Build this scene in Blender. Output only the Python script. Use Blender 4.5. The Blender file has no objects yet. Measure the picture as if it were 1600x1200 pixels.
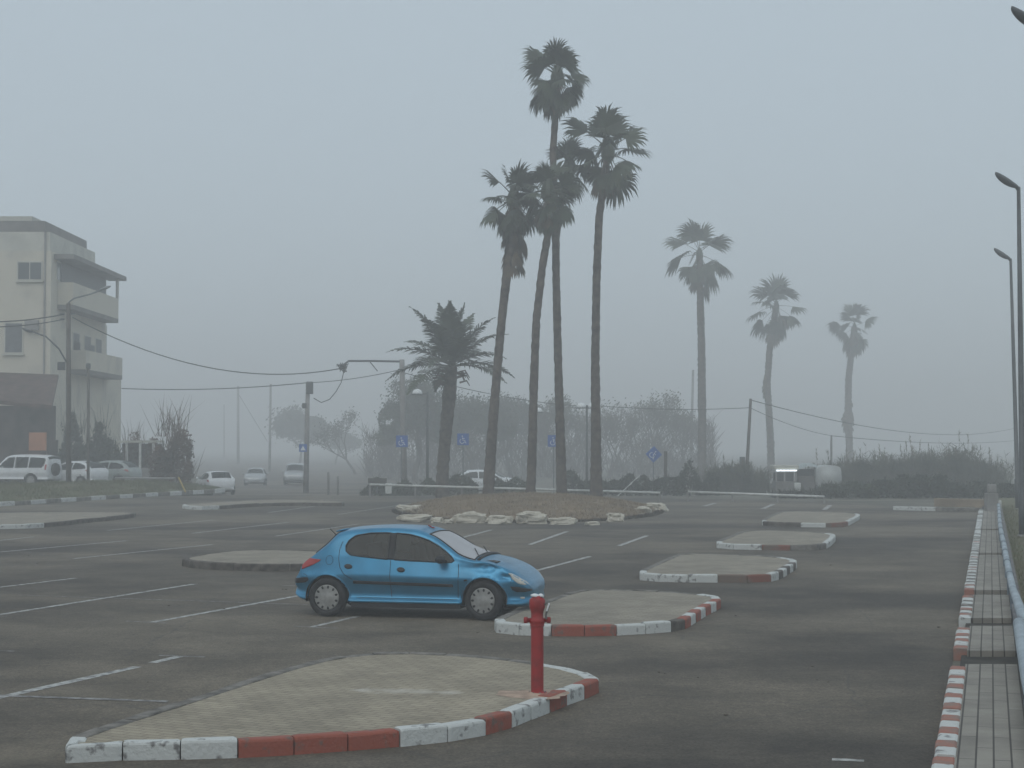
import bpy, bmesh, math, random
from mathutils import Vector, Matrix, noise
R = math.radians
PI = math.pi
S = bpy.context.scene
# ------------------------------------------------------------------ camera
F = 2600.0                       # focal length in photo pixels (photo 1600 x 1200)
CH = 2.6
TH = math.atan(95 / F)
cd = bpy.data.cameras.new('camera'); cam = bpy.data.objects.new('camera', cd)
S.collection.objects.link(cam)
cd.sensor_width = 36; cd.lens = 36 * F / 1600; cd.clip_start = .1; cd.clip_end = 3000
cam.location = (0, 0, CH); cam.rotation_euler = (R(90) + TH, 0, 0)
S.camera = cam
# ------------------------------------------------------------------ world, sun, exposure
S.view_settings.view_transform = 'Standard'; S.view_settings.look = 'None'
S.view_settings.gamma = 1; S.view_settings.use_curve_mapping = False
S.view_settings.exposure = .27
W = bpy.data.worlds.new('World'); S.world = W; W.use_nodes = True
nt = W.node_tree; nt.nodes.clear()
SUN_EL, SUN_AZ = 50, 200
sk = nt.nodes.new('ShaderNodeTexSky'); sk.sky_type = 'NISHITA'; sk.sun_disc = False
sk.sun_elevation = R(SUN_EL); sk.sun_rotation = R(SUN_AZ); sk.air_density = 1.0; sk.dust_density = 4
mx = nt.nodes.new('ShaderNodeMixRGB'); mx.inputs[0].default_value = .9
mx.inputs[2].default_value = (4.35, 5.15, 5.75, 1)     # overcast cloud deck
bg = nt.nodes.new('ShaderNodeBackground'); bg.inputs[1].default_value = .1
wo = nt.nodes.new('ShaderNodeOutputWorld')
nt.links.new(sk.outputs[0], mx.inputs[1]); nt.links.new(mx.outputs[0], bg.inputs[0]); nt.links.new(bg.outputs[0], wo.inputs[0])
sl = bpy.data.lights.new('sun', 'SUN'); sl.energy = .5; sl.angle = R(40); sl.color = (1, .96, .9)
sun = bpy.data.objects.new('sun', sl); S.collection.objects.link(sun)
_d = Vector((math.sin(R(SUN_AZ)) * math.cos(R(SUN_EL)), math.cos(R(SUN_AZ)) * math.cos(R(SUN_EL)), math.sin(R(SUN_EL))))
sun.rotation_euler = (-_d).to_track_quat('-Z', 'Y').to_euler()
S.cycles.volume_bounces = 5; S.cycles.max_bounces = 8; S.cycles.transparent_max_bounces = 16
S.cycles.use_denoising = True
HAZE = .0049

# ------------------------------------------------------------------ pixel helpers (photo pixel -> real point)
def ray(px, py):
    dx, dy = (px - 800) / F, (600 - py) / F
    c, s = math.cos(TH), math.sin(TH)
    return Vector((dx, c - dy * s, s + dy * c))
def G(px, py, z=0.0):
    d = ray(px, py); t = (z - CH) / d.z
    return Vector((0, 0, CH)) + d * t
def P(px, py, Y):
    d = ray(px, py)
    return Vector((0, 0, CH)) + d * (Y / d.y)
def pix(v):
    r = Vector(v) - Vector((0, 0, CH)); c, s = math.cos(TH), math.sin(TH)
    f = r.y * c + r.z * s; u = -r.y * s + r.z * c
    return 800 + F * r.x / f, 600 - F * u / f
def gh(y):                       # ground height: the land falls away behind the car park
    if y < 84: return 0.0
    if y < 100: return -.4 * (y - 84) / 16
    if y < 140: return -.4 - .4 * (y - 100) / 40
    return -.8

# ------------------------------------------------------------------ materials
MATS = {}
def mat(name, col, rough=.8, metal=0, spec=.4, var=.12, scale=3.0, bump=0.0, bscale=40, col2=None, thr=None, coat=0, emit=None, detail=6):
    if name in MATS: return MATS[name]
    m = bpy.data.materials.new(name); m.use_nodes = True; n = m.node_tree; b = n.nodes['Principled BSDF']
    b.inputs['Roughness'].default_value = rough; b.inputs['Metallic'].default_value = metal
    b.inputs['Specular IOR Level'].default_value = spec
    if coat: b.inputs['Coat Weight'].default_value = coat; b.inputs['Coat Roughness'].default_value = .06
    tc = n.nodes.new('ShaderNodeTexCoord'); nz = n.nodes.new('ShaderNodeTexNoise')
    nz.inputs['Scale'].default_value = scale; nz.inputs['Detail'].default_value = detail
    n.links.new(tc.outputs['Object'], nz.inputs['Vector'])
    cr = n.nodes.new('ShaderNodeValToRGB')
    c2 = col2 if col2 else tuple(max(0, c * (1 - 2 * var)) for c in col)
    if col2: a, bb = col2, col
    else: a, bb = c2, tuple(min(1, c * (1 + var)) for c in col)
    cr.color_ramp.elements[0].color = (*a, 1); cr.color_ramp.elements[1].color = (*bb, 1)
    lo, hi = thr if thr else (.3, .7)
    cr.color_ramp.elements[0].position = lo; cr.color_ramp.elements[1].position = hi
    n.links.new(nz.outputs[0], cr.inputs[0]); n.links.new(cr.outputs[0], b.inputs['Base Color'])
    if bump:
        nb = n.nodes.new('ShaderNodeTexNoise'); nb.inputs['Scale'].default_value = bscale; nb.inputs['Detail'].default_value = 4
        n.links.new(tc.outputs['Object'], nb.inputs['Vector'])
        bp = n.nodes.new('ShaderNodeBump'); bp.inputs['Strength'].default_value = bump; bp.inputs['Distance'].default_value = .02
        n.links.new(nb.outputs[0], bp.inputs['Height']); n.links.new(bp.outputs[0], b.inputs['Normal'])
    if emit: b.inputs['Emission Color'].default_value = (*emit[0], 1); b.inputs['Emission Strength'].default_value = emit[1]
    MATS[name] = m; return m
def nodes_of(m): return m.node_tree, m.node_tree.nodes['Principled BSDF']
def asphalt():
    m = bpy.data.materials.new('worn_asphalt'); m.use_nodes = True; n, b = nodes_of(m); N = n.nodes.new; L = n.links.new
    tc = N('ShaderNodeTexCoord')
    def noi(sc, det=5, vec=None, rough=.6):
        x = N('ShaderNodeTexNoise'); x.inputs['Scale'].default_value = sc; x.inputs['Detail'].default_value = det; x.inputs['Roughness'].default_value = rough
        L(vec or tc.outputs['Object'], x.inputs['Vector']); return x
    mp = N('ShaderNodeMapping'); mp.inputs['Scale'].default_value = (.75, 1, 1); mp.inputs['Rotation'].default_value = (0, 0, R(20)); L(tc.outputs['Object'], mp.inputs[0])
    big = noi(.16, 6, mp.outputs[0]); mid = noi(.9, 7); fine = noi(34, 4); streak = noi(.5, 6)
    cr = N('ShaderNodeValToRGB'); e = cr.color_ramp.elements
    e[0].position = .40; e[0].color = (.057, .048, .038, 1); e[1].position = .60; e[1].color = (.152, .128, .096, 1)
    L(big.outputs[0], cr.inputs[0])
    def mul(a, fac_node, lo, hi, p0=.3, p1=.7):
        r = N('ShaderNodeMapRange'); r.inputs[1].default_value = p0; r.inputs[2].default_value = p1; r.inputs[3].default_value = lo; r.inputs[4].default_value = hi
        L(fac_node.outputs[0], r.inputs[0]); x = N('ShaderNodeMixRGB'); x.blend_type = 'MULTIPLY'; x.inputs[0].default_value = 1
        L(a.outputs[0], x.inputs[1]); L(r.outputs[0], x.inputs[2]); return x
    c = mul(cr, mid, .74, 1.2); med = noi(9, 6); c = mul(c, med, .74, 1.26); c = mul(c, fine, .5, 1.5)
    # pale dust / tan dirt patches
    mp2 = N('ShaderNodeMapping'); mp2.inputs['Location'].default_value = (31, 7, 0); L(tc.outputs['Object'], mp2.inputs[0])
    dn = noi(.35, 8, mp2.outputs[0], .65)
    r = N('ShaderNodeMapRange'); r.inputs[1].default_value = .54; r.inputs[2].default_value = .72; r.inputs[3].default_value = 0; r.inputs[4].default_value = .45; L(dn.outputs[0], r.inputs[0])
    x = N('ShaderNodeMixRGB'); L(r.outputs[0], x.inputs[0]); L(c.outputs[0], x.inputs[1]); x.inputs[2].default_value = (.22, .185, .135, 1)
    # small dark oil spots
    mp3 = N('ShaderNodeMapping'); mp3.inputs['Location'].default_value = (3, 17, 0); L(tc.outputs['Object'], mp3.inputs[0])
    on = noi(1.6, 3, mp3.outputs[0])
    r2 = N('ShaderNodeMapRange'); r2.inputs[1].default_value = .68; r2.inputs[2].default_value = .76; r2.inputs[3].default_value = 0; r2.inputs[4].default_value = .55; L(on.outputs[0], r2.inputs[0])
    y = N('ShaderNodeMixRGB'); L(r2.outputs[0], y.inputs[0]); L(x.outputs[0], y.inputs[1]); y.inputs[2].default_value = (.045, .043, .042, 1)
    # hairline cracks
    vo = N('ShaderNodeTexVoronoi'); vo.feature = 'DISTANCE_TO_EDGE'; vo.inputs['Scale'].default_value = .22
    ad = N('ShaderNodeMixRGB'); ad.blend_type = 'ADD'; ad.inputs[0].default_value = .35; wn = noi(1.3, 5)
    L(tc.outputs['Object'], ad.inputs[1]); L(wn.outputs[1], ad.inputs[2]); L(ad.outputs[0], vo.inputs['Vector'])
    r3 = N('ShaderNodeMapRange'); r3.inputs[1].default_value = 0; r3.inputs[2].default_value = .004; r3.inputs[3].default_value = .5; r3.inputs[4].default_value = 0; L(vo.outputs[0], r3.inputs[0])
    z = N('ShaderNodeMixRGB'); L(r3.outputs[0], z.inputs[0]); L(y.outputs[0], z.inputs[1]); z.inputs[2].default_value = (.05, .05, .05, 1)
    L(z.outputs[0], b.inputs['Base Color']); b.inputs['Roughness'].default_value = .82; b.inputs['Specular IOR Level'].default_value = .3
    bp = N('ShaderNodeBump'); bp.inputs['Strength'].default_value = .35; bp.inputs['Distance'].default_value = .006
    L(fine.outputs[0], bp.inputs['Height']); L(bp.outputs[0], b.inputs['Normal'])
    return m
def pavers(name, col, mortar, w=.2, h=.1, rot=0, stain=None, stack=.5):
    m = bpy.data.materials.new(name); m.use_nodes = True; n, b = nodes_of(m); N = n.nodes.new; L = n.links.new
    tc = N('ShaderNodeTexCoord'); mp = N('ShaderNodeMapping'); mp.inputs['Rotation'].default_value = (0, 0, rot); L(tc.outputs['Object'], mp.inputs[0])
    br = N('ShaderNodeTexBrick'); br.inputs['Scale'].default_value = 1; br.inputs['Brick Width'].default_value = w; br.inputs['Row Height'].default_value = h
    br.inputs['Mortar Size'].default_value = .009; br.inputs['Mortar Smooth'].default_value = .3; br.offset = stack
    br.inputs['Color1'].default_value = (*[c * 1.08 for c in col], 1); br.inputs['Color2'].default_value = (*[c * .88 for c in col], 1); br.inputs['Mortar'].default_value = (*mortar, 1)
    L(mp.outputs[0], br.inputs['Vector'])
    nz = N('ShaderNodeTexNoise'); nz.inputs['Scale'].default_value = 1.4; nz.inputs['Detail'].default_value = 9; nz.inputs['Roughness'].default_value = .65; L(tc.outputs['Object'], nz.inputs['Vector'])
    r = N('ShaderNodeMapRange'); r.inputs[1].default_value = .3; r.inputs[2].default_value = .7; r.inputs[3].default_value = .72; r.inputs[4].default_value = 1.2; L(nz.outputs[0], r.inputs[0])
    x = N('ShaderNodeMixRGB'); x.blend_type = 'MULTIPLY'; x.inputs[0].default_value = 1; L(br.outputs[0], x.inputs[1]); L(r.outputs[0], x.inputs[2])
    out = x
    if stain:                                 # chalky spill between two points, ragged edge
        a, c_, wd = stain; a = Vector(a); c_ = Vector(c_); d = (c_ - a); Ln = d.length; d.normalize()
        sp = N('ShaderNodeMapping'); sp.vector_type = 'POINT'; sp.inputs['Rotation'].default_value = (0, 0, 0)
        sub = N('ShaderNodeVectorMath'); sub.operation = 'SUBTRACT'; sub.inputs[1].default_value = a; L(tc.outputs['Object'], sub.inputs[0])
        d1 = N('ShaderNodeVectorMath'); d1.operation = 'DOT_PRODUCT'; d1.inputs[1].default_value = d; L(sub.outputs[0], d1.inputs[0])
        d2 = N('ShaderNodeVectorMath'); d2.operation = 'DOT_PRODUCT'; d2.inputs[1].default_value = (-d.y, d.x, 0); L(sub.outputs[0], d2.inputs[0])
        n2 = N('ShaderNodeTexNoise'); n2.inputs['Scale'].default_value = 5; n2.inputs['Detail'].default_value = 8; n2.inputs['Roughness'].default_value = .7; L(tc.outputs['Object'], n2.inputs['Vector'])
        ab = N('ShaderNodeMath'); ab.operation = 'ABSOLUTE'; L(d2.outputs['Value'], ab.inputs[0])
        m1 = N('ShaderNodeMapRange'); m1.inputs[1].default_value = 0; m1.inputs[2].default_value = wd; m1.inputs[3].default_value = .42; m1.inputs[4].default_value = -.3; L(ab.outputs[0], m1.inputs[0])
        hf = N('ShaderNodeMath'); hf.operation = 'SUBTRACT'; L(d1.outputs['Value'], hf.inputs[0]); hf.inputs[1].default_value = Ln / 2
        ha = N('ShaderNodeMath'); ha.operation = 'ABSOLUTE'; L(hf.outputs[0], ha.inputs[0])
        m2 = N('ShaderNodeMapRange'); m2.inputs[1].default_value = Ln * .3; m2.inputs[2].default_value = Ln * .6; m2.inputs[3].default_value = 0; m2.inputs[4].default_value = -.6; L(ha.outputs[0], m2.inputs[0])
        s1 = N('ShaderNodeMath'); L(m1.outputs[0], s1.inputs[0]); L(m2.outputs[0], s1.inputs[1])
        s2 = N('ShaderNodeMath'); L(s1.outputs[0], s2.inputs[0]); L(n2.outputs[0], s2.inputs[1])
        m3 = N('ShaderNodeMapRange'); m3.inputs[1].default_value = .70; m3.inputs[2].default_value = .98; m3.inputs[3].default_value = 0; m3.inputs[4].default_value = .85; L(s2.outputs[0], m3.inputs[0])
        y = N('ShaderNodeMixRGB'); L(m3.outputs[0], y.inputs[0]); L(out.outputs[0], y.inputs[1]); y.inputs[2].default_value = (.5, .47, .41, 1); out = y
    L(out.outputs[0], b.inputs['Base Color']); b.inputs['Roughness'].default_value = .9
    bp = N('ShaderNodeBump'); bp.inputs['Strength'].default_value = .5; bp.inputs['Distance'].default_value = .006; L(br.outputs['Fac'], bp.inputs['Height']); bp.invert = True
    L(bp.outputs[0], b.inputs['Normal'])
    return m
def kerb_paint(name, col, base, lo, hi, scale=7):
    return mat(name, col, .75, col2=base, scale=scale, thr=(lo, hi), bump=.5, bscale=30, detail=9)
M = {}
M['asphalt'] = asphalt()
M['white_kerb'] = kerb_paint('chipped_white_paint', (.55, .565, .545), (.20, .195, .19), .34, .43, 9)
M['red_kerb'] = kerb_paint('faded_red_paint', (.30, .085, .055), (.17, .11, .09), .34, .46, 9)
M['dull_red'] = mat('worn_dull_red_paint', (.22, .085, .06), .85, col2=(.17, .13, .105), scale=3, thr=(.42, .58), bump=.4)
M['bare_kerb'] = mat('weathered_kerb_concrete', (.20, .185, .165), .9, var=.3, scale=6, bump=.5, bscale=30)
M['dark_kerb'] = mat('dirty_kerb_concrete', (.12, .105, .09), .9, var=.3, scale=6, bump=.5, bscale=30)
M['line'] = mat('worn_line_paint', (.46, .46, .44), .8, col2=(.16, .155, .15), scale=9, thr=(.37, .56), detail=10)
M['faint_line'] = mat('faded_line_paint', (.33, .32, .31), .8, col2=(.13, .125, .12), scale=8, thr=(.42, .62), detail=10)
M['soil'] = mat('sandy_soil', (.20, .165, .12), .95, var=.3, scale=1.2, bump=.6, bscale=12)
M['ground'] = mat('dry_ground', (.14, .13, .10), .95, var=.35, scale=.4, bump=.6, bscale=6)
M['grass_ground'] = mat('grass_ground', (.10, .115, .05), .95, col2=(.13, .10, .06), scale=.9, bump=.8, bscale=20)
M['grass'] = mat('grass_blades', (.085, .11, .045), .8, col2=(.14, .12, .06), scale=1.2)
M['dry_grass'] = mat('dry_grass_blades', (.32, .25, .17), .9, col2=(.19, .145, .10), scale=1.0)
M['mound'] = mat('dry_mound_soil', (.26, .19, .12), .95, col2=(.16, .12, .08), scale=1.5, bump=.8, bscale=12)
M['rock'] = mat('whitewashed_rock', (.53, .495, .415), .85, col2=(.30, .26, .20), scale=3, thr=(.30, .48), bump=.8, bscale=9)
M['trunk'] = mat('palm_trunk', (.105, .085, .07), .95, var=.35, scale=4, bump=.9, bscale=14)
M['frond'] = mat('fan_palm_leaf', (.055, .07, .04), .6, var=.3, scale=1.5)
M['dead'] = mat('dead_palm_leaf', (.12, .09, .06), .9, var=.3, scale=2)
M['date'] = mat('date_palm_leaf', (.075, .09, .06), .6, var=.3, scale=1.5)
M['bark'] = mat('grey_bark', (.11, .095, .085), .95, var=.3, scale=3)
M['leaf'] = mat('dusty_leaf', (.07, .08, .05), .8, var=.35, scale=.8)
M['dark_leaf'] = mat('dark_leaf', (.055, .062, .038), .8, col2=(.028, .03, .022), scale=1.6)
M['red_leaf'] = mat('reddish_leaf', (.12, .07, .05), .85, var=.35, scale=.8)
M['reed'] = mat('reed_leaf', (.12, .12, .08), .85, var=.35, scale=.7)
M['reed_dry'] = mat('dry_reed', (.20, .17, .12), .85, var=.3, scale=.7)
M['plaster'] = mat('cream_plaster', (.60, .56, .46), .9, col2=(.44, .415, .355), thr=(.28, .5), scale=.55, bump=.1)
M['plaster2'] = mat('pale_render', (.54, .53, .46), .9, var=.12, scale=.7)
M['slab'] = mat('stained_slab', (.17, .16, .15), .9, var=.2, scale=1)
M['opening_shade'] = mat('painted_opening_shade', (.035, .038, .042), .5, var=.2)  # flat dark colour standing for the shade inside openings
M['glass_dark'] = mat('window_glass', (.05, .06, .065), .12, spec=.6, var=.1)
M['shutter'] = mat('shutter', (.12, .13, .14), .6, var=.15)
M['rooftile'] = mat('brown_roof_tile', (.10, .06, .05), .85, var=.3, scale=2)
M['orange'] = mat('orange_plaster', (.42, .18, .09), .9, var=.15, scale=1)
M['wood'] = mat('tarred_wood_pole', (.10, .085, .075), .9, var=.25, scale=2, bump=.4)
M['concrete'] = mat('pole_concrete', (.27, .26, .25), .9, var=.15, scale=2)
M['steel'] = mat('galvanised_steel', (.22, .23, .24), .5, metal=.6, var=.15, scale=3)
M['dark_steel'] = mat('dark_painted_steel', (.085, .09, .095), .5, metal=.3, var=.15, scale=3)
M['cable'] = mat('black_cable', (.03, .03, .03), .6)
M['lampwhite'] = mat('lamp_dome_plastic', (.78, .8, .8), .35, var=.05)
M['railwhite'] = mat('white_rail_paint', (.62, .63, .6), .6, var=.15, scale=3)
M['signblue'] = mat('sign_blue', (.03, .12, .42), .45, var=.1)
M['signwhite'] = mat('sign_white', (.75, .77, .78), .5, var=.05)
M['yellow'] = mat('yellow_sleeve', (.45, .33, .08), .7)
M['pipe'] = mat('pale_blue_pipe', (.36, .42, .46), .5, col2=(.24, .29, .33), scale=2.5, thr=(.35, .6), bump=.1)
M['pipejoint'] = mat('pipe_collar', (.15, .19, .23), .5)
M['wallgrey'] = mat('low_concrete_wall', (.19, .185, .19), .9, var=.2, scale=1.5, bump=.3)
M['brownwall'] = mat('tan_block_wall', (.27, .21, .15), .9, var=.2, scale=2)
M['blue'] = mat('metallic_blue_paint', (.040, .235, .405), .36, metal=.58, spec=.5, var=.10, scale=2.5, coat=.3)
M['carwhite'] = mat('white_car_paint', (.72, .74, .75), .35, var=.05, coat=.4)
M['carsilver'] = mat('silver_car_paint', (.42, .44, .45), .35, metal=.3, var=.06, coat=.4)
M['cargrey'] = mat('grey_green_car_paint', (.30, .34, .33), .4, var=.06, coat=.3)
M['plastic'] = mat('black_car_plastic', (.022, .022, .024), .55, var=.2)
M['seam'] = mat('panel_gap', (.012, .016, .022), .8)
M['rubber'] = mat('tyre_rubber', (.025, .025, .026), .85, var=.25, scale=8)
M['cover'] = mat('hub_cover_silver', (.36, .355, .34), .45, metal=.35, var=.15, scale=9)
M['redlamp'] = mat('red_lamp_lens', (.42, .035, .03), .25, coat=.5)
M['clearlamp'] = mat('clear_lamp_lens', (.62, .60, .54), .2, coat=.6, var=.15, scale=12)
M['seat'] = mat('grey_seat_cloth', (.07, .072, .075), .95)
M['hydrant'] = mat('red_hydrant_paint', (.33, .020, .02), .55, col2=(.20, .022, .02), scale=9, thr=(.30, .55), bump=.25, bscale=25)
M['chain'] = mat('grey_chain', (.2, .2, .19), .5, metal=.6)
M['mortar'] = mat('pink_sand_mortar', (.46, .34, .26), .95, var=.2, scale=6, bump=.5)
def glass_mat():
    m = bpy.data.materials.new('tinted_car_glass'); m.use_nodes = True; n = m.node_tree; n.nodes.clear()
    o = n.nodes.new('ShaderNodeOutputMaterial'); t = n.nodes.new('ShaderNodeBsdfTransparent'); t.inputs[0].default_value = (.15, .175, .165, 1)
    g = n.nodes.new('ShaderNodeBsdfGlossy'); g.inputs['Roughness'].default_value = .03; g.inputs[0].default_value = (.55, .58, .58, 1)
    f = n.nodes.new('ShaderNodeFresnel'); f.inputs[0].default_value = 1.5
    mt = n.nodes.new('ShaderNodeMath'); mt.operation = 'MULTIPLY_ADD'; mt.inputs[1].default_value = 1.0; mt.inputs[2].default_value = .0
    x = n.nodes.new('ShaderNodeMixShader'); n.links.new(f.outputs[0], mt.inputs[0]); n.links.new(mt.outputs[0], x.inputs[0]); n.links.new(t.outputs[0], x.inputs[1]); n.links.new(g.outputs[0], x.inputs[2]); n.links.new(x.outputs[0], o.inputs[0])
    return m
M['glass'] = glass_mat()
def glass_pale():
    m = M['glass'].copy(); m.name = 'pale_windscreen_glass'; n = m.node_tree; o = [q for q in n.nodes if q.type == 'OUTPUT_MATERIAL'][0]
    src = o.inputs[0].links[0].from_socket
    d = n.nodes.new('ShaderNodeBsdfDiffuse'); d.inputs[0].default_value = (.75, .75, .78, 1)
    x = n.nodes.new('ShaderNodeMixShader'); x.inputs[0].default_value = .55; n.links.new(src, x.inputs[1]); n.links.new(d.outputs[0], x.inputs[2]); n.links.new(x.outputs[0], o.inputs[0])  # even pale diffuse layer mixed over the tinted glass
    return m
M['glass_pale_layer'] = glass_pale()

# ------------------------------------------------------------------ object helpers
def link(o): S.collection.objects.link(o); return o
def tag(o, label=None, cat=None, group=None, kind=None):
    if label: o['label'] = label
    if cat: o['category'] = cat
    if group: o['group'] = group
    if kind: o['kind'] = kind
    return o
def thing(name, label, cat, loc=(0, 0, 0), rz=0, group=None):
    o = link(bpy.data.objects.new(name, None)); o.location = loc; o.rotation_euler = (0, 0, rz); o.empty_display_size = .2
    return tag(o, label, cat, group)
def obj(name, bm, m, parent=None, smooth=False):
    me = bpy.data.meshes.new(name)
    if smooth:
        for f in bm.faces: f.smooth = True
    bm.to_mesh(me); bm.free()
    for q in (m if isinstance(m, (list, tuple)) else [m]): me.materials.append(q)
    o = link(bpy.data.objects.new(name, me))
    if parent: o.parent = parent
    return o
def struct(name, bm, m, smooth=False): return tag(obj(name, bm, m, None, smooth), kind='structure')
NB = bmesh.new
def box(bm, c, s, rz=0, bevel=0, mi=0, rot=None):
    mtx = Matrix.Translation(c) @ (rot.to_4x4() if rot else Matrix.Rotation(rz, 4, 'Z')) @ Matrix.Diagonal((*s, 1))
    r = bmesh.ops.create_cube(bm, size=1, matrix=mtx)
    fs = {f for v in r['verts'] for f in v.link_faces}
    if bevel:
        es = {e for v in r['verts'] for e in v.link_edges}
        g = bmesh.ops.bevel(bm, geom=list(es), offset=bevel, segments=2, affect='EDGES', profile=.5)
        fs = {f for v in g['verts'] for f in v.link_faces} | {f for f in fs if f.is_valid}
    for f in fs:
        if f.is_valid: f.material_index = mi
    return fs
def tube(bm, pts, rad, seg=8, caps=True, jag=0, rng=None):
    pts = [Vector(p) for p in pts]; n = len(pts); rs = rad if isinstance(rad, (list, tuple)) else [rad] * n
    prev = None; rings = []
    for i, p in enumerate(pts):
        t = (pts[min(i + 1, n - 1)] - pts[max(i - 1, 0)])
        if t.length < 1e-9: t = Vector((0, 0, 1))
        t.normalize()
        if prev is None:
            a = Vector((1, 0, 0)) if abs(t.x) < .9 else Vector((0, 1, 0)); u = t.cross(a).normalized()
        else:
            u = (prev - t * prev.dot(t)); u = u.normalized() if u.length > 1e-6 else t.orthogonal().normalized()
        prev = u; v = t.cross(u)
        rings.append([bm.verts.new(p + (u * math.cos(2 * PI * k / seg) + v * math.sin(2 * PI * k / seg)) * rs[i] * (1 + (rng.uniform(-jag, jag) if jag else 0))) for k in range(seg)])
    for a, b in zip(rings, rings[1:]):
        for k in range(seg): bm.faces.new((a[k], a[(k + 1) % seg], b[(k + 1) % seg], b[k]))
    if caps and seg > 2: bm.faces.new(rings[0][::-1]); bm.faces.new(rings[-1])
def lathe(bm, prof, seg=24, mtx=Matrix.Identity(4)):
    rings = []
    for r, z in prof: rings.append([bm.verts.new(mtx @ Vector((r * math.cos(2 * PI * k / seg), r * math.sin(2 * PI * k / seg), z))) for k in range(seg)])
    for a, b in zip(rings, rings[1:]):
        for k in range(seg): bm.faces.new((a[k], a[(k + 1) % seg], b[(k + 1) % seg], b[k]))
    if prof[0][0] > 1e-4: bm.faces.new(rings[0][::-1])
    if prof[-1][0] > 1e-4: bm.faces.new(rings[-1])
def polysheet(bm, pts, z=None, mi=0):
    vs = [bm.verts.new((p[0], p[1], p[2] if z is None else z)) for p in pts]
    f = bm.faces.new(vs); f.normal_update()
    if f.normal.z < 0: f.normal_flip()
    f.material_index = mi; return f
def blade(bm, p, d, h, w, rng, curve=.3):          # one thin tapering leaf
    d = Vector(d).normalized(); a = rng.uniform(0, 2 * PI); s = Vector((math.cos(a), math.sin(a), 0)) * w
    q = p + d * h * .55; tip = p + d * h + Vector((d.x + rng.uniform(-.5, .5), d.y + rng.uniform(-.5, .5), 0)) * h * curve
    v = [bm.verts.new(x) for x in (p - s, p + s, q + s * .7, q - s * .7, tip)]
    bm.faces.new((v[0], v[1], v[2], v[3])); bm.faces.new((v[3], v[2], v[4]))
def leafquad(bm, p, s, rng):
    n = Vector((rng.gauss(0, 1), rng.gauss(0, 1), rng.gauss(0, 1))).normalized(); u = n.orthogonal().normalized(); v = n.cross(u)
    a = rng.uniform(.5, 1.2) * s; b = rng.uniform(.25, .6) * s
    bm.faces.new([bm.verts.new(p + q) for q in (-u * a, v * b, u * a, -v * b)])

# ================================================================== THE SETTING
# ground terrain: one sheet to the horizon
bm = NB(); xs = [-600, -300, -120, -60, -30, -15, 0, 15, 30, 60, 120, 300, 600]; ys = [-60, 0, 30, 60, 84, 88, 92, 96, 100, 110, 120, 130, 140, 200, 400, 700, 1100]
gv = [[bm.verts.new((x, y, gh(y) - .008)) for x in xs] for y in ys]
for i in range(len(ys) - 1):
    for j in range(len(xs) - 1): bm.faces.new((gv[i][j], gv[i][j + 1], gv[i + 1][j + 1], gv[i + 1][j]))
struct('ground', bm, M['ground'])
def rk(y, z=0.0):               # right-hand kerb line, x at depth y
    a, b = G(1461, 1195, z), G(1530, 797, z); t = (y - a.y) / (b.y - a.y); return a.x + (b.x - a.x) * t
def rr(y):                      # outer (right) edge of the pavement
    a, b = G(1600, 1125, .14), G(1557.5, 797, .14); t = (y - a.y) / (b.y - a.y); return a.x + (b.x - a.x) * t
bm = NB()
polysheet(bm, [(-70, -8), (rk(-8), -8), (rk(68), 68), G(1395, 792), G(1290, 784), G(1090, 779), G(900, 774), (-7.5, 83.5), (-20, 83.5), (-70, 83.5)], 0.0)
struct('car_park_asphalt', bm, M['asphalt'])
bm = NB()
rows = []
for y in (83.5, 84, 92, 100, 120, 140, 200, 330):
    rows.append([bm.verts.new((x * (1 if y < 150 else y / 150), y, gh(y) + (.0 if y > 83.6 else -.002))) for x in (-34, -20, -7)])
for a, b in zip(rows, rows[1:]):
    for k in range(2): bm.faces.new((a[k], a[k + 1], b[k + 1], b[k]))
struct('street', bm, M['asphalt'])

# parking bay markings (all on the asphalt)
bm = NB(); bm2 = NB()
def mark(b, p, q, w=.09, z=.004, rag=None):
    p = G(*p); q = G(*q); d = (q - p); L_ = d.length; d.normalize(); s = Vector((-d.y, d.x, 0)) * w / 2; n = max(1, int(L_ / .4)); prev = None
    rng = random.Random(int(p.x * 100 + q.y * 10))
    for i in range(n + 1):
        c = p + d * L_ * i / n; k = 1 + rng.uniform(-.12, .12)
        v = [b.verts.new((c.x + s.x * k, c.y + s.y * k, z)), b.verts.new((c.x - s.x * k, c.y - s.y * k, z))]
        if prev: b.faces.new((prev[0], prev[1], v[1], v[0]))
        prev = v
for p, q, w in [((-60, 970), (305, 912.5), .11), ((-60, 925), (118, 903.5), .11), ((236, 973), (560, 914), .11), ((-40, 1099), (215, 1042), .13), ((238, 1036), (280, 1026), .13),
                ((487, 980), (560, 963), .10), ((828, 851), (886, 830.5), .13), ((967, 853), (1011, 837), .13), ((830, 894), (922, 869.5), .12),
                ((700, 846), (768, 828), .12), ((690, 880), (772, 866), .1), ((167, 829), (335, 812.5), .10), ((300, 833.5), (452, 816), .10), ((115, 873), (332, 851), .10),
                ((-60, 868), (198, 845), .1), ((-60, 851), (52, 839), .1), ((420, 801), (492, 791), .10), ((430, 838), (560, 819), .10), ((528, 804), (660, 784), .09),
                ((1100, 791), (1118, 786), .2), ((1192, 795), (1208, 788), .2), ((1288, 796.5), (1297, 789.5), .2), ((1300, 1187), (1350, 1189), .1)]:
    mark(bm, p, q, w)
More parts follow.
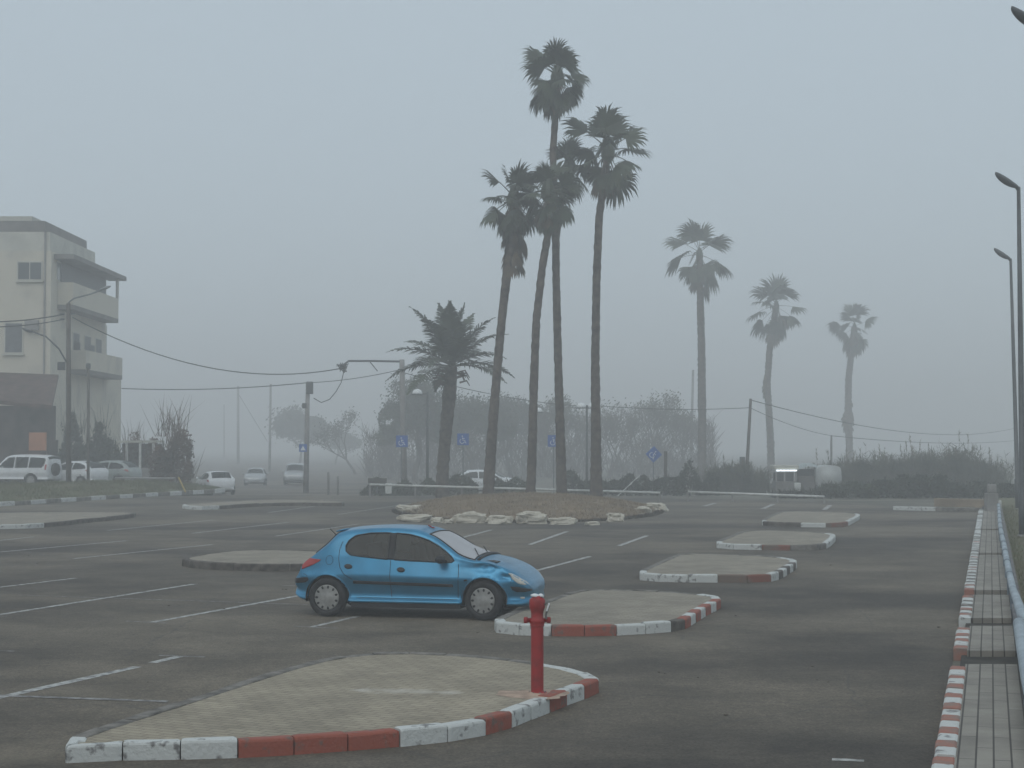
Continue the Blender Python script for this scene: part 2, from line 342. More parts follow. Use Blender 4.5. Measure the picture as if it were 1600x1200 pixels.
for p, q, w in [((30, 930), (600, 949), .05), ((-20, 1086.5), (262, 1096.5), .10), ((197, 971), (262, 974), .05), ((248, 1024.5), (320, 1027), .06), ((458, 979), (528, 982), .05),
                ((-30, 962), (12, 963.5), .05), ((-30, 1016), (22, 1018), .06), ((440, 915), (640, 921), .04), ((560, 803), (1080, 826), .04), ((230, 856), (420, 862), .04),
                ((880, 838), (1010, 843), .035), ((620, 865), (760, 869), .04)]:
    mark(bm2, p, q, w, .0045)
struct('bay_markings', bm, M['line']); struct('faint_bay_markings', bm2, M['faint_line'])

bm = NB(); rng = random.Random(21)
for k in range(34):
    y = rng.uniform(14, 45); x = rng.uniform(-.30, .26) * y
    for q in range(rng.choice((1, 1, 2))):
        bmesh.ops.create_icosphere(bm, subdivisions=1, radius=rng.uniform(.006, .019), matrix=Matrix.Translation((x + rng.gauss(0, .05), y + rng.gauss(0, .05), .008)) @ Matrix.Diagonal((1.6, 1, .5, 1)))
tag(obj('grit', bm, mat('grit', (.12, .10, .08), .9, var=.4, scale=2)), 'scattered grit and leaf bits on the asphalt', 'grit', kind='stuff')
# ------------------------------------------------------------------ kerbed islands
def resample(pts, step):
    pts = [Vector(p) for p in pts]; L_ = [0]
    for a, b in zip(pts, pts[1:]): L_.append(L_[-1] + (b - a).length)
    n = max(2, round(L_[-1] / step)); out = []
    for i in range(n + 1):
        s = L_[-1] * i / n; k = 0
        while k < len(L_) - 2 and L_[k + 1] < s: k += 1
        t = (s - L_[k]) / max(1e-9, L_[k + 1] - L_[k]); out.append(pts[k].lerp(pts[k + 1], t))
    return out
def smoothloop(pts, it=2):
    for _ in range(it):
        o = []
        for i in range(len(pts)):
            a, b = pts[i], pts[(i + 1) % len(pts)]; o += [a.lerp(b, .25), a.lerp(b, .75)]
        pts = o
    return pts
def kerb_block(a, b, inward, w, h, rng, drop=0):
    bm = NB(); gap = .006; d = (b - a); d.normalize(); a = a + d * gap; b = b - d * gap
    jz = rng.uniform(-.008, .008); j = rng.uniform(-.006, .006)
    z1 = h + jz; bv = .025
    sec = [(0 + j, -.03), (0 + j, z1 - bv), (.008 + j, z1 - bv * .35), (bv + j, z1), (w * .9, z1 - .002), (w, z1 - .01), (w, -.03)]
    rings = []
    for k, p in enumerate((a, a + (b - a) * .06, a + (b - a) * .5, b - (b - a) * .06, b)):
        sh = .006 if k in (0, 4) else 0
        rings.append([bm.verts.new((p.x + inward[min(k // 3, 1)].x * (y + (sh if y < .1 else 0)), p.y + inward[min(k // 3, 1)].y * (y + (sh if y < .1 else 0)), z - (sh if z > .05 else 0) + rng.uniform(-.003, .003))) for y, z in sec])
    for r0, r1 in zip(rings, rings[1:]):
        for k in range(len(sec) - 1): bm.faces.new((r0[k], r1[k], r1[k + 1], r0[k + 1]))
    bm.faces.new(rings[0][::-1]); bm.faces.new(rings[-1])
    bmesh.ops.recalc_face_normals(bm, faces=bm.faces)
    return bm
def island(name, label, px, h, colour, pav, seed, w=.15, group=None, it=2, step=.5):
    """px: outer top edge in photo pixels, lifted to height h; colour(x, y, front) -> material key"""
    rng = random.Random(seed)
    pts = smoothloop([G(x, y, h) for x, y in px], it); c = sum(pts, Vector()) / len(pts)
    t = thing(name, label, 'traffic island', (c.x, c.y, 0), 0, group)
    loop = resample(pts + [pts[0]], step)[:-1]; n = len(loop)
    area = sum(loop[i].x * loop[(i + 1) % n].y - loop[(i + 1) % n].x * loop[i].y for i in range(n))
    nrm = []
    for i in range(n):
        d = (loop[(i + 1) % n] - loop[i - 1]); d.normalize(); q = Vector((-d.y, d.x, 0)) * (1 if area > 0 else -1); nrm.append(q)
    cc = Vector((c.x, c.y, 0))
    for i in range(n):
        a, b = loop[i], loop[(i + 1) % n]; mid = (a + b) / 2; u, v = pix((mid.x, mid.y, h))
        q = (nrm[i] + nrm[(i + 1) % n]) / 2
        key = colour(u, v, q.y > .0, abs(q.x) / (abs(q.y) + 1e-3))
        bmk = kerb_block(Vector((a.x, a.y, 0)) - cc, Vector((b.x, b.y, 0)) - cc, (nrm[i], nrm[(i + 1) % n]), w, h, rng)
        obj('kerb_block', bmk, M[key], t, False)
    bm = NB(); ins = [loop[i] + nrm[i] * (w - .004) - cc for i in range(n)]
    top = [bm.verts.new((p.x, p.y, h - .012)) for p in ins]; bot = [bm.verts.new((p.x, p.y, -.03)) for p in ins]
    f = bm.faces.new(top)
    for i in range(n): bm.faces.new((bot[i], bot[(i + 1) % n], top[(i + 1) % n], top[i]))
    bmesh.ops.recalc_face_normals(bm, faces=bm.faces)
    obj('paving', bm, pav, t)
    return t
def bands(front, right=None, back=None, default='bare_kerb', rx=1e9, pat=('white_kerb', 'red_kerb'), backdef='bare_kerb'):
    cnt = [0]
    def f(u, v, is_front, side):
        if u > rx and is_front:
            cnt[0] += 1; return pat[cnt[0] % 2]
        for x0, x1, k in (front if is_front else (back or [])):
            if x0 <= u < x1: return k
        return default if is_front else backdef
    return f
Wk, Rk, Bk, Dk = 'white_kerb', 'red_kerb', 'bare_kerb', 'dark_kerb'
i1 = [(84, 1166), (130, 1160.5), (185, 1160), (300, 1158.5), (408, 1155), (500, 1149), (588, 1143), (670, 1136), (735, 1128), (790, 1116), (822, 1103), (855, 1091), (885, 1079), (915, 1069), (938, 1061),
      (936, 1056), (900, 1044), (860, 1037), (790, 1026.5), (700, 1020), (620, 1017.5), (545, 1021), (480, 1033), (400, 1056), (300, 1089), (200, 1120), (130, 1142), (95, 1156)]
c1 = G(520, 1080, .14)
st = (G(520, 1076, .14), G(760, 1084, .14))
# stain coordinates are in the paving object's own space (origin at island centre)
def centre_of(px, h, it=2):
    pts = smoothloop([G(x, y, h) for x, y in px], it); c = sum(pts, Vector()) / len(pts); return Vector((c.x, c.y, 0))
cc1 = centre_of(i1, .15)
pav1 = pavers('tan_block_paving', (.33, .285, .21), (.20, .17, .13), rot=R(28), stain=((st[0] - cc1).xyz * 1, (st[1] - cc1), .55))
pav2 = pavers('grey_block_paving', (.29, .255, .20), (.20, .175, .14), rot=R(18))
island('traffic_island', 'large foreground paved island with red and white kerb, fire hydrant standing on it', i1, .15,
       bands([(0, 408, Wk), (408, 588, Rk), (588, 737, Wk), (737, 815, Rk), (815, 850, Wk), (850, 880, Rk), (880, 906, Wk), (906, 940, Rk)], back=[(560, 600, Wk), (868, 925, Wk), (925, 960, Wk)]), pav1, 1, group='paved traffic islands', step=.47)
i2 = [(766, 970), (790, 975), (850, 977), (948, 977), (1030, 972.5), (1068, 969), (1085, 958), (1107, 945), (1129, 935), (1127, 931), (1090, 926.5), (1040, 922.5), (920, 919), (885, 925), (850, 938), (805, 952), (778, 963)]
island('traffic_island', 'paved island under the nose of the blue car, chipped white and red kerb', i2, .15,
       bands([(0, 850, Wk), (850, 948, Rk), (948, 1030, Wk), (1030, 1072, Dk)], rx=1072, back=[(1108, 1140, Wk)]), pav2, 2, group='paved traffic islands', step=.45)
i3 = [(993, 893), (1010, 896.5), (1060, 897.5), (1120, 898), (1190, 898), (1214, 896), (1230, 887), (1247, 877), (1244, 873.5), (1225, 870), (1180, 867), (1062, 863), (1045, 870), (1015, 883)]
island('traffic_island', 'paved island just beyond the one at the car nose, white kerb with one red stretch', i3, .15,
       bands([(0, 1121, Wk), (1121, 1190, 'dull_red'), (1190, 1214, Wk)], rx=1214, pat=(Wk, Dk), back=[(1225, 1250, Wk)]), pav2, 3, group='paved traffic islands', step=.55)
i4 = [(1114, 846.5), (1130, 849.5), (1180, 850.5), (1240, 851.5), (1288, 851), (1298, 845), (1308, 836), (1300, 833), (1262, 829.5), (1163, 827), (1140, 837)]
island('traffic_island', 'low paved island with a white left kerb corner, second farthest in the right-hand row', i4, .14,
       bands([(0, 1178, Wk), (1178, 1240, 'dull_red'), (1240, 1290, Bk)], rx=1290, pat=(Wk, Wk), back=[(1296, 1310, Wk)]), pav2, 4, group='paved traffic islands', step=.7)
i5 = [(1186, 813.5), (1200, 815.5), (1240, 816.5), (1282, 817.5), (1322, 817), (1335, 810), (1346, 804), (1338, 801), (1300, 799.5), (1222, 797.5), (1205, 804)]
island('traffic_island', 'smallest and farthest paved island of the right-hand row, white block at mid kerb', i5, .14,
       bands([(0, 1197, Wk), (1197, 1235, Dk), (1235, 1282, Wk), (1282, 1322, 'dull_red')], rx=1322, pat=(Wk, Wk), back=[]), pav2, 5, group='paved traffic islands', step=.8)
i6 = [(276, 872), (300, 877), (350, 880), (410, 881.5), (480, 881), (545, 879), (580, 872), (560, 864), (470, 858.5), (375, 858), (320, 864)]
island('traffic_island', 'paved island with bare dark kerb partly hidden behind the rear of the blue car', i6, .15,
       bands([], default=Dk, backdef=Dk), pav2, 6, group='paved traffic islands', step=.6)
i7 = [(-60, 819), (0, 820), (60, 818.5), (120, 812), (215, 803), (210, 799.5), (120, 799.5), (-60, 801)]
island('traffic_island', 'long low paved island at the left edge, white blocks at its near end', i7, .14,
       bands([(-80, 26, Wk), (34, 62, Wk)], default=Dk), pav2, 7, group='paved traffic islands', step=.8)
i8 = [(276, 787.5), (300, 791), (328, 791), (400, 786), (470, 784.5), (540, 786.5), (536, 782.5), (470, 780), (400, 780.5), (330, 785)]
island('traffic_island', 'distant thin paved island with a white left end and bare kerb, left of the mound', i8, .15,
       bands([(0, 330, Wk)], default=Dk), pav2, 8, group='paved traffic islands', step=1.0)

# ------------------------------------------------------------------ fire hydrant
hp = G(839.5, 1084, .14)
hy = thing('fire_hydrant', 'red column fire hydrant with a white cap on the foreground island', 'fire hydrant', hp)
bm = NB(); lathe(bm, [(.098, 0), (.098, .016), (.066, .02), (.062, .03), (.062, .66), (.07, .67), (.07, .70)], 20); obj('column', bm, M['hydrant'], hy, False)
for zz, rr0 in ((.016, .084), (.70, .071)):
    for k in range(8):
        bm = NB(); lathe(bm, [(.008, -.006), (.008, .008), (.001, .009)], 6, Matrix.Translation((rr0 * math.cos(k * PI / 4 + .3), rr0 * math.sin(k * PI / 4 + .3), zz))); obj('bolt', bm, M['chain'] if zz < .1 else M['hydrant'], hy)
bm = NB(); lathe(bm, [(.070, .70), (.074, .705), (.074, .735), (.062, .745), (.060, .79), (.068, .83), (.078, .85), (.078, .925), (.066, .94), (.05, .95), (.045, .965)], 20); obj('head', bm, M['hydrant'], hy, True)
for s in (-1, 1):
    bm = NB(); lathe(bm, [(.022, 0), (.022, .045), (.032, .045), (.032, .08), (.012, .085)], 12, Matrix.Translation((s * .05, 0, .725)) @ Matrix.Rotation(s * PI / 2, 4, 'Y')); obj('side_nozzle', bm, M['hydrant'], hy, True)
bm = NB(); lathe(bm, [(.045, 0), (.05, .012), (.02, .03), (0.001, .032)], 14, Matrix.Translation((-.02, 0, .955)) @ Matrix.Rotation(R(8), 4, 'Y'))
lathe(bm, [(.03, 0), (.032, .012), (.012, .03), (.001, .031)], 12, Matrix.Translation((.035, -.01, .957)) @ Matrix.Rotation(R(14), 4, 'Y')); obj('cap', bm, M['signwhite'], hy, True)
bm = NB(); tube(bm, [(.07, -.02, .88), (.10, -.03, .90), (.115, -.03, .87), (.098, -.03, .82), (.085, -.03, .78), (.088, -.03, .74)], .011, 6); obj('chain', bm, M['chain'], hy)
bm = NB(); box(bm, (.105, -.035, .855), (.018, .02, .085), bevel=.006, rot=Matrix.Rotation(R(18), 3, 'Y')); obj('tag_plate', bm, M['signwhite'], hy)
bm = NB(); rng = random.Random(5); n = 26; c = bm.verts.new((hp.x - .05, hp.y, .163)); ring = []
for k in range(n):
    a = 2 * PI * k / n; r = .30 * (1 + .45 * noise.noise(Vector((math.cos(a) * 1.4, math.sin(a) * 1.4, 3))) + rng.uniform(-.08, .08)); ring.append(bm.verts.new((hp.x - .05 + 1.3 * r * math.cos(a), hp.y + 1.0 * r * math.sin(a), .141)))
for k in range(n): bm.faces.new((c, ring[k], ring[(k + 1) % n]))
hm = obj('mortar_pad', bm, M['mortar']); tag(hm, 'pinkish mortar patch around the foot of the fire hydrant', 'mortar patch')
hm.parent = hy; hm.matrix_parent_inverse = Matrix.Translation(-hp); del hm['category']

# ------------------------------------------------------------------ right-hand pavement, kerb, pipe rail, verge
gaps = [1026, 971, 925, 865, 827]
gy = sorted([G(1540, q, .14).y for q in gaps]); gw = [.62, .5, .44, .40, .42]
pavR = pavers('long_block_paving', (.27, .25, .215), (.07, .063, .055), w=1.05, h=.135, rot=-(R(90) - math.atan((rk(60) - rk(10)) / 50)), stack=.5)
segs = []; y0 = -2.0
for y, w in zip(gy, gw): segs.append((y0, y - w)); y0 = y + w
segs.append((y0, G(1540, 796, .14).y))
bm = NB(); bmb = NB()
for a, b in segs:
    n = max(2, int((b - a) / 1.5)); prev = None
    for k in range(n + 1):
        y = a + (b - a) * k / n
        v = [bm.verts.new((rk(y) + .17, y, .135)), bm.verts.new((rr(y) + .02, y, .135))]
        lo = [bm.verts.new((rk(y) + .17, y, -.02)), bm.verts.new((rr(y) + .02, y, -.02))]
        if prev: bm.faces.new((prev[0], prev[1], v[1], v[0]))
        elif True: bm.faces.new((lo[0], lo[1], v[1], v[0]))
        prev = v; last = (v, lo)
    bm.faces.new((last[0][0], last[0][1], last[1][1], last[1][0]))
struct('pavement', bm, pavR)
bm = NB(); polysheet(bm, [(rk(-2) + .1, -2), (rr(-2) + .1, -2), (rr(69) + .1, 69), (rk(69) + .1, 69)], .06); struct('pavement_gap_soil', bm, mat('gap_soil', (.05, .045, .036), .95, var=.3, scale=3, bump=.6))
rng = random.Random(11); bm = NB(); d = Vector((rk(60) - rk(10), 50, 0)).normalized(); inn = Vector((d.y, -d.x, 0))
def addmesh(dst, src, mi):
    off = {}
    for v in src.verts: off[v] = dst.verts.new(v.co)
    for f in src.faces:
        try: q = dst.faces.new([off[v] for v in f.verts]); q.material_index = mi
        except ValueError: pass
    src.free()
y = 8.0; k = 0
while y < segs[-1][1] - .5:
    skip = any(abs(y + .25 - g) < w + .2 for g, w in zip(gy, gw))
    st_ = .36 if k % 2 == 0 else .30
    st_ *= 1.0 if y < 26 else 1.1
    if not skip:
        a = Vector((rk(y), y, 0)); b = Vector((rk(y + st_), y + st_, 0))
        mi = 0 if k % 2 == 0 else (1 if y < 24 or rng.random() < .35 else 2)
        if k % 2 and y > 45: mi = 0 if rng.random() < .5 else 2
        addmesh(bm, kerb_block(a, b, (inn, inn), .17, .15, rng), mi)
    k += 1; y += st_
struct('pavement_kerb', bm, [M['white_kerb'], mat('pink_faded_paint', (.34, .15, .11), .8, col2=(.24, .18, .15), scale=5, thr=(.38, .55), bump=.4), M['bare_kerb']])
# low wall with a pale blue pipe on it
def pipe_path():
    pts = [(1560.5, 789), (1562, 815), (1564, 830), (1568, 848), (1573, 875), (1578, 900), (1583, 922)]
    out = []
    for x, y in pts: out.append(G(x, y, .42))
    return out
pt = thing('pipe_rail', 'long pale blue pipe rail beside the right-hand pavement, in collared sections', 'pipe rail', G(1573, 875, 0))
def child_world(name, bm, m, parent, smooth=False):
    o = obj(name, bm, m, parent, smooth); o.matrix_parent_inverse = Matrix.LocRotScale(parent.location, parent.rotation_euler, None).inverted(); return o
pp = resample(pipe_path(), 3.0)
for i in range(len(pp) - 1):
    bm = NB(); tube(bm, resample([pp[i], pp[i + 1]], 1.0), .055, 14); child_world('pipe_section', bm, M['pipe'], pt, True)
    dd = (pp[i + 1] - pp[i]).normalized()
    bm = NB(); tube(bm, [pp[i] - dd * .06, pp[i] + dd * .05], .066, 14); child_world('pipe_collar', bm, M['pipejoint'], pt, True)
a = pp[-1]; b1 = G(1590, 940, .42); b2 = G(1597, 962, .38); b3 = G(1640, 995, .3)
bm = NB(); tube(bm, [a, a.lerp(b1, .5), b1, b1.lerp(b2, .5), b2, b3], [.055, .058, .062, .066, .066, .06], 14); child_world('pipe_bend', bm, M['pipe'], pt, True)
pt2 = thing('pipe_rail', 'near end of pale blue pipe running out of the right edge of the frame', 'pipe rail', G(1600, 1010, 0))
bm = NB(); q = [G(1592, 974, .40), G(1598, 1010, .40), G(1607, 1060, .40), G(1625, 1140, .4)]
tube(bm, [q[0] + Vector((0, .02, 0))] + q, [.05, .072, .072, .072, .072], 14); child_world('pipe_section', bm, M['pipe'], pt2, True)
for pr, path in ((pt, pp), (pt2, q)):
    for p in path[1:]:
        bm = NB(); box(bm, (p.x, p.y, .16), (.07, .07, .36)); child_world('post', bm, M['pipejoint'], pr)
bm = NB(); prev = None
for k in range(50):
    y = 6 + k * 1.28; xl = rr(y) + .03; v = [bm.verts.new((xl, y, z)) for z in (-.02, .22)] + [bm.verts.new((xl + .16, y, z)) for z in (.22, -.02)]
    if prev:
        for i in range(3): bm.faces.new((prev[i], v[i], v[i + 1], prev[i + 1]))
    prev = v
struct('low_edge_wall', bm, M['wallgrey'])
bm = NB(); prev = None
for k in range(50):
    y = 6 + k * 1.5; v = [bm.verts.new((rr(y) + .19, y, .06)), bm.verts.new((rr(y) + 3, y, .12)), bm.verts.new((rr(y) + 30, y, .1))]
    if prev:
        for i in range(2): bm.faces.new((prev[i], prev[i + 1], v[i + 1], v[i]))
    prev = v
struct('grass_verge', bm, M['grass_ground'])
bm = NB(); rng = random.Random(3)
for k in range(9000):
    y = 18 + 50 * rng.random(); x = rr(y) + .25 + rng.random() ** 1.5 * 4
    blade(bm, Vector((x, y, .09)), (rng.gauss(0, .3), rng.gauss(0, .3), 1), rng.uniform(.05, .13), .006, rng)
tag(obj('verge_grass', bm, M['grass']), 'short green grass right of the pipe rail', 'grass', kind='stuff')
rng = random.Random(19)
# small grey pillar, white stub and tan wall at the pavement's far end
def wkerb(a, b, keys, label, nm='kerb_run'):
    t = thing(nm, label, 'kerb', a); pts = resample([a, b], .9)
    for i in range(len(pts) - 1):
        d = (pts[i + 1] - pts[i]).normalized(); q = Vector((-d.y, d.x, 0))
        if q.y < 0: q = -q
        o = child_world('kerb_block', kerb_block(pts[i], pts[i + 1], (q, q), .16, .15, rng), M[keys[i % len(keys)]], t)
wkerb(G(1395, 797), G(1530, 800), [Wk, Wk, Bk, Bk, Wk, Wk], 'white and bare kerb across the far right end of the asphalt')
cpl = G(1549, 800, .1)
t = thing('concrete_pillar', 'stubby grey concrete pillar at the far end of the right pavement', 'pillar', cpl)
bm = NB(); box(bm, (0, 0, .35), (.42, .42, .7), bevel=.02); obj('base_block', bm, M['concrete'], t)
bm = NB(); box(bm, (.02, 0, .86), (.30, .30, .34), bevel=.05); obj('top_block', bm, M['concrete'], t)
wp = G(1562.5, 799, .1); t = thing('white_post', 'short white post standing right of the grey concrete pillar', 'post', wp)
bm = NB(); lathe(bm, [(.06, 0), (.06, .38), (.04, .42), (.001, .43)], 12); obj('stem', bm, M['railwhite'], t, True)
bm = NB(); a = G(1461, 791); b = G(1546, 793); c = (a + b) / 2; box(bm, (0, 0, .16), ((b - a).length, .25, .36), bevel=.02)
o = obj('garden_wall', bm, M['brownwall']); o.location = (c.x, c.y, 0); o.rotation_euler.z = math.atan2(b.y - a.y, b.x - a.x); tag(o, 'low tan wall behind the kerb at the far right of the asphalt', 'wall')

# ------------------------------------------------------------------ left grass bank with its kerb
kl = [G(-80, 795), G(0, 791.5), G(95, 785), G(190, 779), G(290, 772.5), G(352, 768.5)]
t = thing('kerb_run', 'long curved kerb with alternating white blocks below the left grass bank', 'kerb', kl[2]); pts = resample(kl, 1.35)
tri = {0: Wk, 1: Bk}
for i in range(len(pts) - 1):
    d = (pts[i + 1] - pts[i]).normalized(); q = Vector((-d.y, d.x, 0)); q = q if q.y > 0 else -q
    child_world('kerb_block', kerb_block(pts[i], pts[i + 1], (q, q), .22, .19, rng), M[tri[i % 2]], t)
def bank_h(s, u):      # s along kerb 0..1, u away from kerb 0..1
    fade = min(1, max(0, (1 - s) / .35))
    return .10 + (.50 * fade + .06) * min(1, u * 1.35) ** .8
bm = NB(); rows = []; kk = resample(kl, 1.0); n = len(kk)
for i, p in enumerate(kk):
    s = i / (n - 1); row = []
    for j in range(9):
        u = j / 8; x = p.x - u * (1.5 + 3 * (1 - s)); y = p.y + .2 + u * (14 * (1 - s * .7))
        z = bank_h(s, u) + (.05 * noise.noise(Vector((x * .6, y * .6, 0))) if j else 0) - (0 if j < 8 else .9)
        row.append(bm.verts.new((x, y, z)))
    rows.append(row)
for a, b in zip(rows, rows[1:]):
    for j in range(8): bm.faces.new((a[j], b[j], b[j + 1], a[j + 1]))
struct('grass_bank', bm, M['grass_ground'], True)
bm = NB(); polysheet(bm, [(-75, 82), (-24, 82), (-22, 86), (-19.6, 96), (-19.6, 108), (-21.5, 126), (-75, 126)], .2)
f = bm.faces[:]; g = bmesh.ops.extrude_face_region(bm, geom=f); bmesh.ops.translate(bm, verts=[v for v in g['geom'] if isinstance(v, bmesh.types.BMVert)], vec=(0, 0, -1.2)); bmesh.ops.recalc_face_normals(bm, faces=bm.faces)
struct('raised_forecourt', bm, M['ground'])
bm = NB(); rng = random.Random(8)
for k in range(16000):
    s = rng.random(); u = rng.random() * .95; i = min(n - 2, int(s * (n - 1))); f = s * (n - 1) - i
    p = kk[i].lerp(kk[i + 1], f); x = p.x - u * (1.5 + 3 * (1 - s)); y = p.y + .2 + u * (14 * (1 - s * .7))
    cl = noise.noise(Vector((x * .8, y * .5, 5)))
    blade(bm, Vector((x, y, bank_h(s, u) - .03)), (rng.gauss(0, .35), rng.gauss(0, .35), 1), rng.uniform(.07, .16) * (1.2 + 1.2 * cl), .012, rng)
tag(obj('bank_grass', bm, M['grass']), 'rough green grass on the left bank', 'grass', kind='stuff')

# ------------------------------------------------------------------ palm mound ringed with whitewashed rocks
mc = Vector((.62, 66.5, 0)); ma, mb = 4.9, 10.0
def mound_r(a): return 1 + .05 * math.sin(3 * a + 1) + .04 * math.sin(5 * a)
def mound_z(x, y):
    dx, dy = (x - mc.x) / ma, (y - mc.y) / mb; r = math.hypot(dx, dy)
    return .10 + .48 * max(0, 1 - r * r) ** .8 + .06 * noise.noise(Vector((x * .7, y * .7, 2)))
bm = NB(); rings = []
for i in range(15):
    r = (i / 14); ring = []
    for k in range(64):
        a = 2 * PI * k / 64; rr_ = r * mound_r(a); x = mc.x + ma * rr_ * math.cos(a); y = mc.y + mb * rr_ * math.sin(a)
        ring.append(bm.verts.new((x, y, mound_z(x, y) if i < 14 else -.02)))
    rings.append(ring)
for a, b in zip(rings, rings[1:]):
    for k in range(64):
        try: bm.faces.new((a[k], b[k], b[(k + 1) % 64], a[(k + 1) % 64]))
        except ValueError: pass
bmesh.ops.remove_doubles(bm, verts=bm.verts, dist=1e-4)
struct('planted_mound', bm, M['mound'], True)
bm = NB(); rng = random.Random(4)
for k in range(26000):
    a = rng.uniform(0, 2 * PI); r = math.sqrt(rng.random()) * 1.02; x = mc.x + ma * r * math.cos(a); y = mc.y + mb * r * math.sin(a)
    blade(bm, Vector((x, y, max(0, mound_z(x, y)) - .03)), (rng.gauss(0, .5), rng.gauss(0, .5), 1), rng.uniform(.05, .17), .011, rng)
tag(obj('mound_dry_grass', bm, M['dry_grass']), 'brown dry grass over the palm mound', 'grass', kind='stuff')
bm = NB()
for k in range(5000):                                   # darker weeds at the foot of the rocks
    a = rng.uniform(PI * 1.0, PI * 2.0); r = rng.uniform(1.0, 1.09); x = mc.x + ma * r * math.cos(a); y = mc.y + mb * r * math.sin(a) 
    blade(bm, Vector((x, y, 0)), (rng.gauss(0, .6), rng.gauss(0, .6), 1), rng.uniform(.04, .15), .012, rng)
tag(obj('weeds', bm, mat('dark_weeds', (.075, .062, .045), .9, var=.3, scale=1)), 'dark weeds round the foot of the rock ring', 'weeds', kind='stuff')
def rock(px, py, w, h, dpt, seed, label):
    p = G(px, py, 0.05); bm = NB(); bmesh.ops.create_icosphere(bm, subdivisions=4, radius=1)
    for v in bm.verts:
        c = v.co; h_ = h * .86; k = 1 + .42 * noise.noise(c * 1.5 + Vector((seed * 7.1, 0, 0))) + .13 * noise.noise(c * 4 + Vector((seed, 3, 0))) + .08 * noise.noise(c * 11)
        q = Vector([math.copysign(abs(t_) ** .65, t_) for t_ in c]) * k; v.co = Vector((q.x * w * .92 / 2, q.y * dpt / 2, q.z * h_ / 2 + h_ * .36))
    o = obj('rock', bm, M['rock'], None, False); o.location = (p.x, p.y, 0.0); o.rotation_euler.z = random.Random(seed).uniform(-.3, .3)
    return tag(o, label, 'rock', 'whitewashed rocks round the palm mound')
rocks = [(640, 800, 1.1, .42, .8, 'squarish pale rock at the left corner of the palm mound, farther of two'), (648, 813, 1.1, .34, .5, 'low wide white rock at the left front corner of the palm mound'),
         (683, 814.5, .45, .24, .4, 'small whitewashed rock above the blue car roof, just right of the corner rock'), (700, 815.5, .35, .18, .35, 'tiniest whitewashed rock left of the first long tan rock'),
         (733, 815, 1.15, .48, .5, 'long tan-topped rock behind the middle of the blue car roof'), (781, 816, .9, .36, .5, 'low uneven white rock between the two long tan ones'),
         (832, 816, 1.05, .50, .55, 'second long tan rock, directly below the middle palm trunks'), (880, 817, .95, .32, .45, 'pale rock sloping down to its right, below the rightmost palm of the cluster'),
         (926, 818, .5, .16, .3, 'thin flat white stone nearly buried at the mound front'), (961, 812.5, .62, .40, .5, 'rounded cream rock where the ring turns up to the right'),
         (1005, 801.5, .62, .36, .5, 'cream rock next to the big pair at the right end of the mound'), (1024, 796.5, .95, .42, .8, 'largest pale boulder at the right end of the palm mound')]
for i, (x, y, w, h, d, l) in enumerate(rocks): rock(x, y, w, h, d, i + 3, l)

# ================================================================== PALMS
def palm_trunk(path, radii, seed):
    bm = NB(); rng = random.Random(seed); pts = resample(path, .22); n = len(pts); rs = []
    for i in range(n):
        t = i / (n - 1); k = t * (len(radii) - 1); j = min(len(radii) - 2, int(k)); r = radii[j] + (radii[j + 1] - radii[j]) * (k - j)
        rs.append(r * (1 + (.05 if i % 2 else -.03) + rng.uniform(-.04, .04)))
    tube(bm, pts, rs, 12, jag=.05, rng=rng); return bm
def fan(bm, base, d, pet, L_, rng, droop, nleaf=22, spread=1.9):
    """a fan-palm leaf: petiole, then leaflets radiating in a folded plane with hanging tips"""
    d = d.normalized(); side = d.cross(Vector((0, 0, 1)))
    side = side.normalized() if side.length > .05 else Vector((1, 0, 0))
    roll = rng.uniform(-.9, .9); upv = side.cross(d).normalized(); side = (side * math.cos(roll) + upv * math.sin(roll)).normalized(); upv = side.cross(d).normalized()
    pts = [base]; cur = base; dd = d.copy()
    for k in range(4):
        dd = (dd + Vector((0, 0, -1)) * droop * .12).normalized(); cur = cur + dd * pet / 4; pts.append(cur)
    tube(bm, pts, [.035, .03, .025, .02, .02], 4, False)
    for k in range(nleaf):
        a = spread * (2 * (k + .5) / nleaf - 1) + rng.uniform(-.05, .05)
        v = dd * math.cos(a) + side * math.sin(a) - upv * abs(math.sin(a)) * .25
        l = L_ * (1 - .22 * (abs(a) / spread) ** 2) * rng.uniform(.85, 1.08); w = l * .045
        sd = v.cross(upv).normalized() * w
        p0 = cur; p1 = cur + v * l * .55; p2 = p1 + (v + Vector((0, 0, -.30 * droop))).normalized() * l * .25; p3 = p2 + (v + Vector((0, 0, -1.3 * droop - .2))).normalized() * l * .28
        q = [bm.verts.new(x) for x in (p0 - sd * .3, p0 + sd * .3, p1 + sd * 1.25, p1 - sd * 1.25, p2 + sd * .9, p2 - sd * .9, p3)]
        bm.faces.new((q[0], q[1], q[2], q[3])); bm.faces.new((q[3], q[2], q[4], q[5])); bm.faces.new((q[5], q[4], q[6]))
